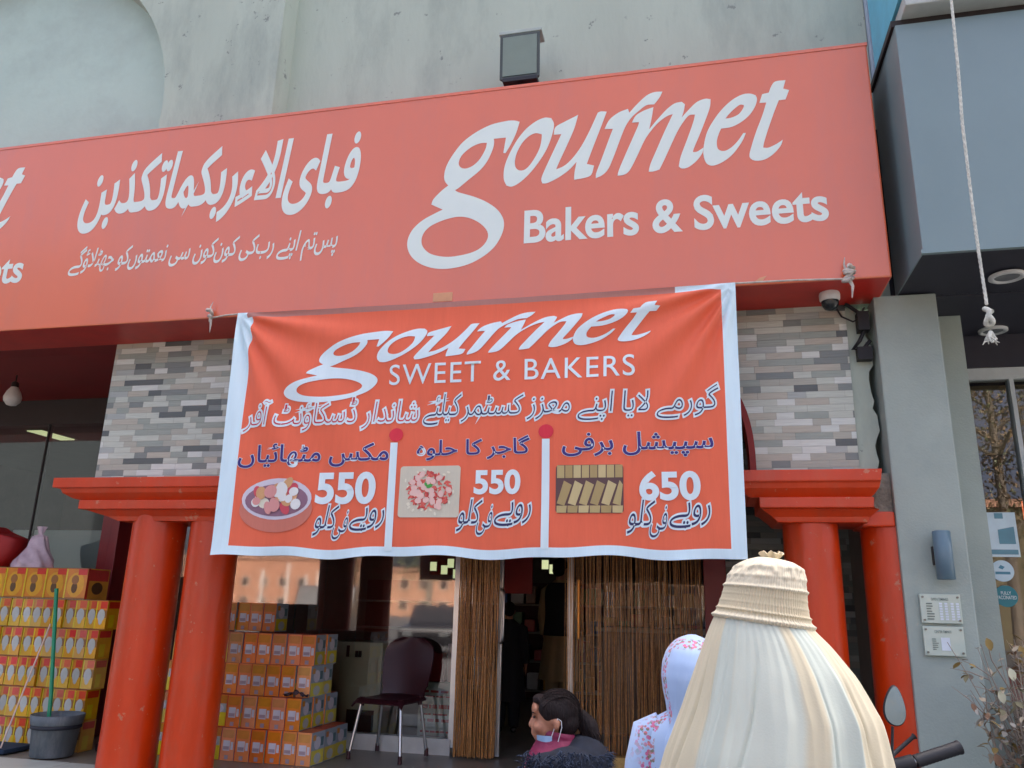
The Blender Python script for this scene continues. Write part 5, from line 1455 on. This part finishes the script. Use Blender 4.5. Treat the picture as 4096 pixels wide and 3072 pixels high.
# ================================================================== MOTORCYCLE
mo = thing('motorcycle', 'parked motorcycle, its black grip and teardrop mirror showing right of the veiled woman', 'motorcycle', (.360, 2.655, STREET), R(30.5))
blk = pm('black rubber', lin((26, 30, 36)), rough=.55, var=.15)
mblue = pm('blue tank paint', lin((28, 60, 110)), rough=.25, coat=.5)
alloy = pm('dull alloy', lin((150, 154, 156)), rough=.35, metal=.9)
HBZ = 1.040
bar = [(-.36, -.070, HBZ+.048), (-.24, -.03, HBZ+.008), (-.14, .02, HBZ-.02), (-.08, .05, HBZ-.06), (.08, .05, HBZ-.06), (.14, .02, HBZ-.02), (.24, -.03, HBZ+.008), (.36, -.070, HBZ+.048)]
MB().tube(bar, .011, 12).build('handlebar', chrome, mo)
for q in (-1, 1):
    a, b = Vector((q*.250, -.033, HBZ+.011)), Vector((q*.378, -.076, HBZ+.054))
    gp_ = MB()
    pts = [a.lerp(b, k/26) for k in range(27)]
    gp_.tube(pts, [.0180+.0010*(k % 2) if k < 25 else .0200 for k in range(27)], 18)
    gp_.build('grip', blk, mo)
    sw = MB().tube([Vector((q*.185, -.004, HBZ-.008)), Vector((q*.245, -.032, HBZ+.009))], [.021, .023], 14)
    sw.tube([Vector((q*.19, -.004, HBZ+.004)), Vector((q*.195, .03, HBZ-.004))], [.016, .012], 10)
    sw.build('switch_clamp', blk, mo)
    MB().tube([Vector((q*.195, .03, HBZ-.002)), Vector((q*.25, .045, HBZ+.022)), Vector((q*.305, .028, HBZ+.066)), Vector((q*.312, .026, HBZ+.071))], [.007, .0065, .006, .010], 10).build('lever', blk, mo)
    MB().tube([Vector((q*.20, .02, HBZ)), Vector((q*.16, .10, HBZ+.03)), Vector((q*.08, .15, HBZ-.02)), Vector((q*.03, .12, HBZ-.2))], .004, 8).build('cable', blk, mo)
    st = Vector((q*.195, -.005, HBZ+.01)); top = Vector((q*.20, -.012, HBZ+.105))
    mi = MB().tube([st, st+Vector((0, 0, .02)), top], [.0075, .0045, .004], 10).build('mirror_stem', blk, mo)
    # teardrop head: broad at the foot, narrow towards the top, leaning outwards
    c0 = top + Vector((q*.010, -.005, .058)); ol_ = []
    for k in range(36):
        t = 2*PI*k/36; r_ = .0300*(1 - .34*math.sin(t))
        ol_.append((r_*math.cos(t)*.92, .054*math.sin(t)))
    lean = R(-9*q)
    ol_ = [(x*math.cos(lean)+z*math.sin(lean)*-1, x*math.sin(lean)+z*math.cos(lean)) for x, z in ol_]
    yaw = R(-24)                         # faced back at the rider's eyes
    def TW(x, y, z): return (c0.x + x*math.cos(yaw)-y*math.sin(yaw), c0.y + x*math.sin(yaw)+y*math.cos(yaw)+z*.11, c0.z+z)
    hd = MB(); P = [[TW(x*f, y, z*f) for x, z in ol_] for f, y in ((1.0, -.006), (1.06, -.004), (1.07, .006), (.9, .018), (.5, .026), (.02, .028))]
    hd.grid(P, closed=True)
    h_o = hd.build('mirror_head', blk, mi)
    MB().add([TW(x*1.0, -.0062, z*1.0) for x, z in ol_], [tuple(range(36))]).build('mirror_glass', pm('mirror glass', lin((138, 146, 140)), rough=.05, metal=1.0, var=.0), h_o)
MB().lathe([(.02, .93), (.07, .94), (.085, .90), (.08, .85), (.03, .80)], (0, .10), 24).build('headlight', alloy, mo)
for q in (-1, 1): MB().tube([(q*.075, .07, 1.0), (q*.08, .20, .72), (q*.08, .36, .29)], [.018, .02, .024], 12).build('fork', alloy, mo)
def wheel(y, nm):
    def tor(rr_, r_, n=40, m_=12):
        return [[(r_*.8*math.cos(2*PI*j/m_), y+(rr_+r_*math.sin(2*PI*j/m_))*math.cos(2*PI*k/n), .29+(rr_+r_*math.sin(2*PI*j/m_))*math.sin(2*PI*k/n)) for j in range(m_)] for k in range(n+1)]
    w_ = MB().grid(tor(.25, .042), closed=True).build('wheel', blk, mo)
    r_ = MB().grid(tor(.212, .014), closed=True)
    for k in range(18):
        a = 2*PI*k/18; r_.tube([(.02*(-1)**k, y, .29), (0, y+.21*math.cos(a+.2), .29+.21*math.sin(a+.2))], .0025, 5)
    r_.tube([(-.05, y, .29), (.05, y, .29)], .035, 16)
    r_.build('rim', alloy, w_)
wheel(.37, 'front'); wheel(-.86, 'rear')
blob('fuel_tank', [('e', (0, -.20, .83), (.12, .22, .10)), ('e', (0, -.32, .80), (.10, .14, .08))], .012, mblue, mo, 4)
blob('seat', [('c', (0, -.42, .80), .07, (0, -.80, .82), .09), ('c', (0, -.8, .82), .09, (0, -1.02, .85), .07)], .014, blk, mo, 4)
blob('engine', [('e', (0, -.22, .42), (.13, .17, .14)), ('c', (0, -.14, .5), .08, (0, -.05, .66), .07)], .014, alloy, mo, 2)
MB().tube([(0, .03, .95), (0, -.02, .7), (0, -.1, .35), (0, -.5, .3), (0, -.86, .29)], .022, 12).tube([(0, .0, .85), (0, -.6, .74), (0, -1.0, .78)], .02, 12).build('frame', blk, mo)
MB().tube([(.10, -.1, .5), (.14, -.2, .28), (.15, -.6, .25), (.15, -1.05, .33)], [.02, .02, .035, .042], 14).build('exhaust', chrome, mo)
P = [[(x, .37+.33*math.cos(a), .29+.33*math.sin(a)) for x in (-.05, -.03, 0, .03, .05)] for a in [R(20+k*10) for k in range(14)]]
MB().grid(P).build('mudguard', mblue, mo)
P = [[(x, -.86+.33*math.cos(a), .29+.33*math.sin(a)) for x in (-.06, -.03, 0, .03, .06)] for a in [R(30+k*10) for k in range(14)]]
MB().grid(P).build('mudguard', mblue, mo)
MB().tube([(-.05, -.3, .3), (-.20, -.32, .02), (-.20, -.38, .006)], .012, 8).build('side_stand', blk, mo)

# ================================================================== PLANTS
def leaf(mb, c, d, up, L, W, mi):
    d = d.normalized(); s_ = d.cross(up); s_ = s_.normalized() if s_.length > 1e-3 else Vector((1, 0, 0)); n_ = s_.cross(d)
    top, L1, R1, mid = [c], [], [], []
    for t, w_ in ((.25, .38), (.5, .5), (.78, .34)):
        p_ = c+d*L*t-n_*L*.25*t*t; L1.append(p_+s_*W*w_+n_*W*.14); R1.append(p_-s_*W*w_+n_*W*.14); mid.append(p_)
    tip = c+d*L-n_*L*.25
    mb.add([c]+L1+mid+R1+[tip], [(0, 1, 4), (0, 4, 7), (1, 2, 5, 4), (4, 5, 8, 7), (2, 3, 6, 5), (5, 6, 9, 8), (3, 10, 6), (6, 10, 9)], mi, True)
def leaf4(mb, c, d, up, L, W, mi):
    d = d.normalized(); s_ = d.cross(up); s_ = s_.normalized() if s_.length > 1e-3 else Vector((1, 0, 0))
    mb.add([c, c+d*L*.5+s_*W*.5, c+d*L, c+d*L*.5-s_*W*.5], [(0, 1, 2, 3)], mi)
bs = thing('dry_shrub', 'dry greyish shrub with thin stems and withered leaves against the grey pilaster', 'shrub', (1.50, 4.42, -.05), wp=True)
rb = random.Random(31)
MB().lathe([(.16, -.345), (.19, -.02), (.20, 0.0), (.18, .02), (.16, -.02), (.01, -.03)], (1.52, 4.45), 28).build('pot', cement, bs)
st, lf = MB(), MB()
for k in range(60):
    a = rb.uniform(0, 2*PI); sp = rb.uniform(.06, .36); hh = rb.uniform(.55, 1.05)
    ex, ey = 1.50+sp*math.cos(a), 4.40+sp*.45*math.sin(a)
    pts = []
    for j in range(8):
        t = j/7
        pts.append(Vector((1.52+(ex-1.52)*t**1.2+.015*math.sin(t*7+k), 4.44+(ey-4.44)*t**1.2+.012*math.cos(t*6+k), -.02+hh*t)))
    st.tube(pts, [.0062*(1-.75*j/7) for j in range(8)], 5, 0)
    for j in range(rb.randint(3, 6)):                       # side twigs
        i0 = rb.randint(2, 6); p0 = pts[i0]; d = Vector((rb.uniform(-1, 1), rb.uniform(-.6, .6), rb.uniform(.2, 1))).normalized(); L = rb.uniform(.08, .2)
        tw = [p0, p0+d*L*.5+Vector((0, 0, .01)), p0+d*L]
        st.tube(tw, [.0032, .0024, .001], 4, 0)
        for q in range(rb.randint(2, 5)):
            t = rb.random(); c = p0+d*L*t
            leaf(lf, c, Vector((rb.uniform(-1, 1), rb.uniform(-1, 1), rb.uniform(-.9, .9))), Vector((rb.uniform(-.4, .4), rb.uniform(-.4, .4), 1)), rb.uniform(.026, .056), rb.uniform(.016, .032), rb.choice([0, 0, 1, 1, 2, 3, 4]))
    for q in range(rb.randint(3, 7)):
        i0 = rb.randint(2, 7); c = pts[i0]
        leaf(lf, c, Vector((rb.uniform(-1, 1), rb.uniform(-1, 1), rb.uniform(-.7, 1))), Vector((rb.uniform(-.4, .4), rb.uniform(-.4, .4), 1)), rb.uniform(.025, .06), rb.uniform(.014, .03), rb.choice([0, 0, 1, 1, 2, 3, 4]))
for x, z, c in ((1.295, 1.03, 2), (1.375, .90, 5), (1.32, .80, 5), (1.43, 1.0, 2), (1.27, .53, 3)):
    leaf(lf, Vector((x, 4.33, z)), Vector((.3, -.1, -1)), Vector((0, -1, .2)), .062, .036, c)
    st.tube([(x, 4.33, z), (x+.02, 4.36, z-.10), (1.45, 4.42, z-.35)], [.002, .003, .004], 4)
st.build('stems', pm('grey stem', lin((150, 140, 128)), rough=.8, var=.2), bs)
lf.build('foliage', [pm('withered leaf', lin((172, 160, 136)), rough=.7, var=.2), pm('grey leaf', lin((176, 172, 160)), rough=.7), pm('ochre leaf', lin((150, 128, 72)), rough=.7), pm('brown leaf', lin((130, 100, 76)), rough=.7), pm('olive leaf', lin((120, 116, 88)), rough=.7), pm('pale leaf', lin((206, 208, 180)), rough=.6)], bs)
dm = thing('blue_drum', 'dark blue drum standing behind the dry shrub', 'drum', (1.83, 4.95, 0), wp=True)
MB().lathe([(.17, -.01), (.18, .0), (.18, .30), (.19, .31), (.18, .32), (.18, .60), (.19, .61), (.18, .62), (.17, .76), (.16, .77), (.01, .765)], (1.84, 4.98), 36).build('body', pm('navy plastic', lin((26, 32, 84)), rough=.4), dm)
# displays behind the neighbour's glass
o = MB().box(1.78, 2.2, 6.3, 6.6, .75, .80).build('display_table', pm('rust table', lin((150, 92, 60)), rough=.6))
MB().box(1.80, 1.84, 6.32, 6.36, 0, .75).build('leg', brown_in, o); MB().box(2.14, 2.18, 6.32, 6.36, 0, .75).build('leg', brown_in, o)
tag(o, 'rust brown table behind the neighbour glass', 'table')
o = MB().box(1.80, 2.16, 6.2, 6.28, .62, .745).build('green_cloth', pm('green cloth', lin((40, 96, 56)), rough=.8)); tag(o, 'green cloth panel below the rust table behind the glass', 'cloth')
o = MB().box(1.93, 2.03, 6.17, 6.20, .61, .78).build('red_box', pm('red box', lin((150, 40, 36)), rough=.6)); tag(o, 'small red box in front of the green cloth behind the glass', 'box')
o = MB().box(2.235, 2.32, 6.3, 6.34, 1.80, 1.93).build('lit_sign', emit('orange lamp', (1.0, .22, .10), .12)); tag(o, 'glowing orange red sign at the right picture edge behind the glass', 'sign')

# ================================================================== ACROSS THE STREET (shows in the glass)
def far_building(label, x0, x1, y, h, col, seed, windows=True):
    t_ = thing('street_building', label, 'building', ((x0+x1)/2, y, STREET), wp=True, group='terracotta buildings across the street')
    wm = pm('terracotta %d' % seed, lin(col), rough=.85, var=.08, vscale=.3)
    MB().box(x0, x1, y-10, y, STREET, h).build('wall', wm, t_)
    MB().box(x0-.2, x1+.2, y-10.2, y+.25, h+.002, h+.45).build('parapet', pm('parapet', lin((170, 128, 104)), rough=.8), t_)
    n_ = int((x1-x0)/3.2) if windows else 0
    rq = random.Random(seed)
    for k in range(int((x1-x0)/5) if windows else 0):
        xc = x0+rq.uniform(.02, .98)*(x1-x0)
        MB().box(xc-.18, xc+.18, y+.26, y+.5, STREET, h*rq.uniform(.6, 1.0)).build('pilaster_strip', pm('pale strip', lin((214, 206, 196)), rough=.7), t_)
    for r_ in range(int((h+.3)//3)):
        for k in range(n_):
            xc = x0+(k+.5)*(x1-x0)/n_; z0 = STREET+.9+r_*3.1
            f_ = MB().box(xc-.75, xc+.75, y, y+.08, z0, z0+1.5).build('window', pm('window trim', lin((210, 190, 170)), rough=.7), t_)
            MB().box(xc-.62, xc+.62, y+.081, y+.10, z0+.12, z0+1.38).build('pane', pm('dark pane', lin((50, 52, 54)), rough=.2), f_)
far_building('long two storey terracotta building across the street, reflected at the left of the shop glass', -84, -54, -108, 8.0, (168, 120, 94), 1)
far_building('lower terracotta building across the street, reflected behind the chair', -53, -24, -108, 6.4, (172, 128, 102), 2)
far_building('tan building across the street, reflected beside the bead curtain', -23, 14, -112, 6.0, (160, 132, 106), 3)
far_building('wide terracotta building across the street, reflected in the neighbour glass', 15, 70, -105, 7.0, (206, 148, 116), 4)
leafm = [pm('tree leaf dark', lin((52, 66, 44)), rough=.6, var=.3), pm('tree leaf', lin((84, 92, 58)), rough=.6, var=.3), pm('tree leaf brown', lin((120, 98, 66)), rough=.7, var=.3)]
bark = pm('grey bark', lin((128, 118, 104)), rough=.9, var=.25, vscale=8, streak=.2, bump=.5)
def tree(label, x, y, h, rx, rz_, base, n_, seed, pal, size=.22):
    t_ = thing('street_tree', label, 'tree', (x, y, STREET), wp=True, group='trees across the street')
    rr = random.Random(seed)
    tk = MB(); tk.tube([(x, y, STREET), (x+.1, y, h*.35), (x+.05, y+.1, h*.7), (x, y, h*.95)], [.16, .13, .08, .02], 10)
    tips = []
    for k in range(13):
        a = rr.uniform(0, 2*PI); z0 = base*.8+(h-base)*rr.uniform(0, .7); L = rx*rr.uniform(.5, 1.0)
        p1 = Vector((x+L*.5*math.cos(a), y+L*.5*math.sin(a), z0+L*.35)); p2 = Vector((x+L*math.cos(a), y+L*math.sin(a), z0+L*.6))
        tk.tube([(x, y, z0), p1, p2], [.055, .035, .01], 6); tips += [p1, p2]
    tk.build('trunk', bark, t_)
    cl = [Vector((x+rx*.8*rr.uniform(-1, 1)*1.0, y+rx*.8*rr.uniform(-1, 1), base+(h-base)*rr.random())) for _ in range(16)] + tips
    lf = MB()
    for k in range(n_):
        c = rr.choice(cl) + Vector((rr.gauss(0, rx*.17), rr.gauss(0, rx*.17), rr.gauss(0, rz_*.15)))
        leaf4(lf, c, Vector((rr.uniform(-1, 1), rr.uniform(-1, 1), rr.uniform(-1, .3))), Vector((rr.uniform(-1, 1), rr.uniform(-1, 1), 1)), size*rr.uniform(.6, 1.4), size*.5, rr.choice(pal))
    lf.build('crown', leafm, t_)
tree('narrow dark street tree reflected in the shop glass left of the chair', -14.8, -20, 7.5, 0.9, 5, 1.6, 3500, 1, [0, 0, 1], .13)
tree('street tree with pale trunk reflected in the shop glass beside the bead curtain', -10.5, -18, 7.5, 1.9, 5, 2.6, 5000, 2, [0, 1, 1], .14)
far_building('olive brown block added across the street to shape the neighbour glass reflection', 13, 19, -40, 7.5, (104, 96, 72), 6, False)  # unseen block, added to tone the reflection in the neighbour glass
tree('half bare brown tree reflected in the neighbour glass', 7.6, -11.5, 9.5, 3.0, 5, 3.2, 9000, 3, [2, 2, 1], .12)
tree('second brown tree further right across the street', 13.5, -14, 10.0, 3.2, 6, 3.0, 9000, 4, [2, 1, 0], .14)
far_building('plain dark block added across the street to darken the left glass reflection', -90, -40, -34, 24, (44, 52, 54), 5, False)  # unseen, invented block that keeps the left panes' reflection dark
def car(label, x, y, L, W, H, hood, rz, col):
    t_ = thing('parked_car', label, 'car', (x, y, STREET), rz, group='dark vehicles parked across the street')
    cp = pm('dark car paint '+label[:8], lin(col), rough=.2, coat=.6)
    pr = [(-L/2, .35), (L/2, .35), (L/2, .75), (L/2-.05, .85), (L/2-hood, .98), (L/2-hood-.55, H), (-L/2+.45, H), (-L/2+.06, 1.0), (-L/2, .8)]
    MB().prism(pr, -W/2, W/2).build('body', cp, t_, bevel=.05)
    gm = pm('car glass', lin((20, 24, 28)), rough=.08)
    for q in (-1, 1):
        MB().prism([(-L/2+.35, 1.02), (L/2-hood-.12, 1.02), (L/2-hood-.58, H-.1), (-L/2+.6, H-.1)], q*(W/2+.003)-.004, q*(W/2+.003)+.004).build('side_window', gm, t_)
        for xx in (-L/2+.75, L/2-.8):
            P = [[(xx+(.22+.09*math.sin(2*PI*j/10))*math.cos(2*PI*k/28), q*(W/2-.08)+.09*math.cos(2*PI*j/10), .31+(.22+.09*math.sin(2*PI*j/10))*math.sin(2*PI*k/28)) for j in range(10)] for k in range(29)]
            w_ = MB().grid(P, closed=True).build('wheel', blk, t_)
            MB().tube([(xx, q*(W/2-.1), .31), (xx, q*(W/2-.02), .31)], .2, 20).build('rim', alloy, w_)
    MB().add([(L/2-hood-.03, -W/2+.15, 1.0), (L/2-hood-.03, W/2-.15, 1.0), (L/2-hood-.54, W/2-.22, H-.06), (L/2-hood-.54, -W/2+.22, H-.06)], [(0, 1, 2, 3)]).build('windscreen', gm, t_)
    for q in (-1, 1): MB().box(L/2-.02, L/2+.015, q*(W/2-.3)-.14, q*(W/2-.3)+.14, .62, .74).build('headlight', chrome, t_)
car('black van parked across the street, reflected above the orange cartons', -11.6, -12, 4.4, 1.8, 2.0, .55, R(80), (16, 17, 20))
car('dark saloon car parked across the street, reflected beside the bead curtain', -8.1, -12.5, 4.2, 1.7, 1.5, 1.2, R(85), (22, 22, 26))
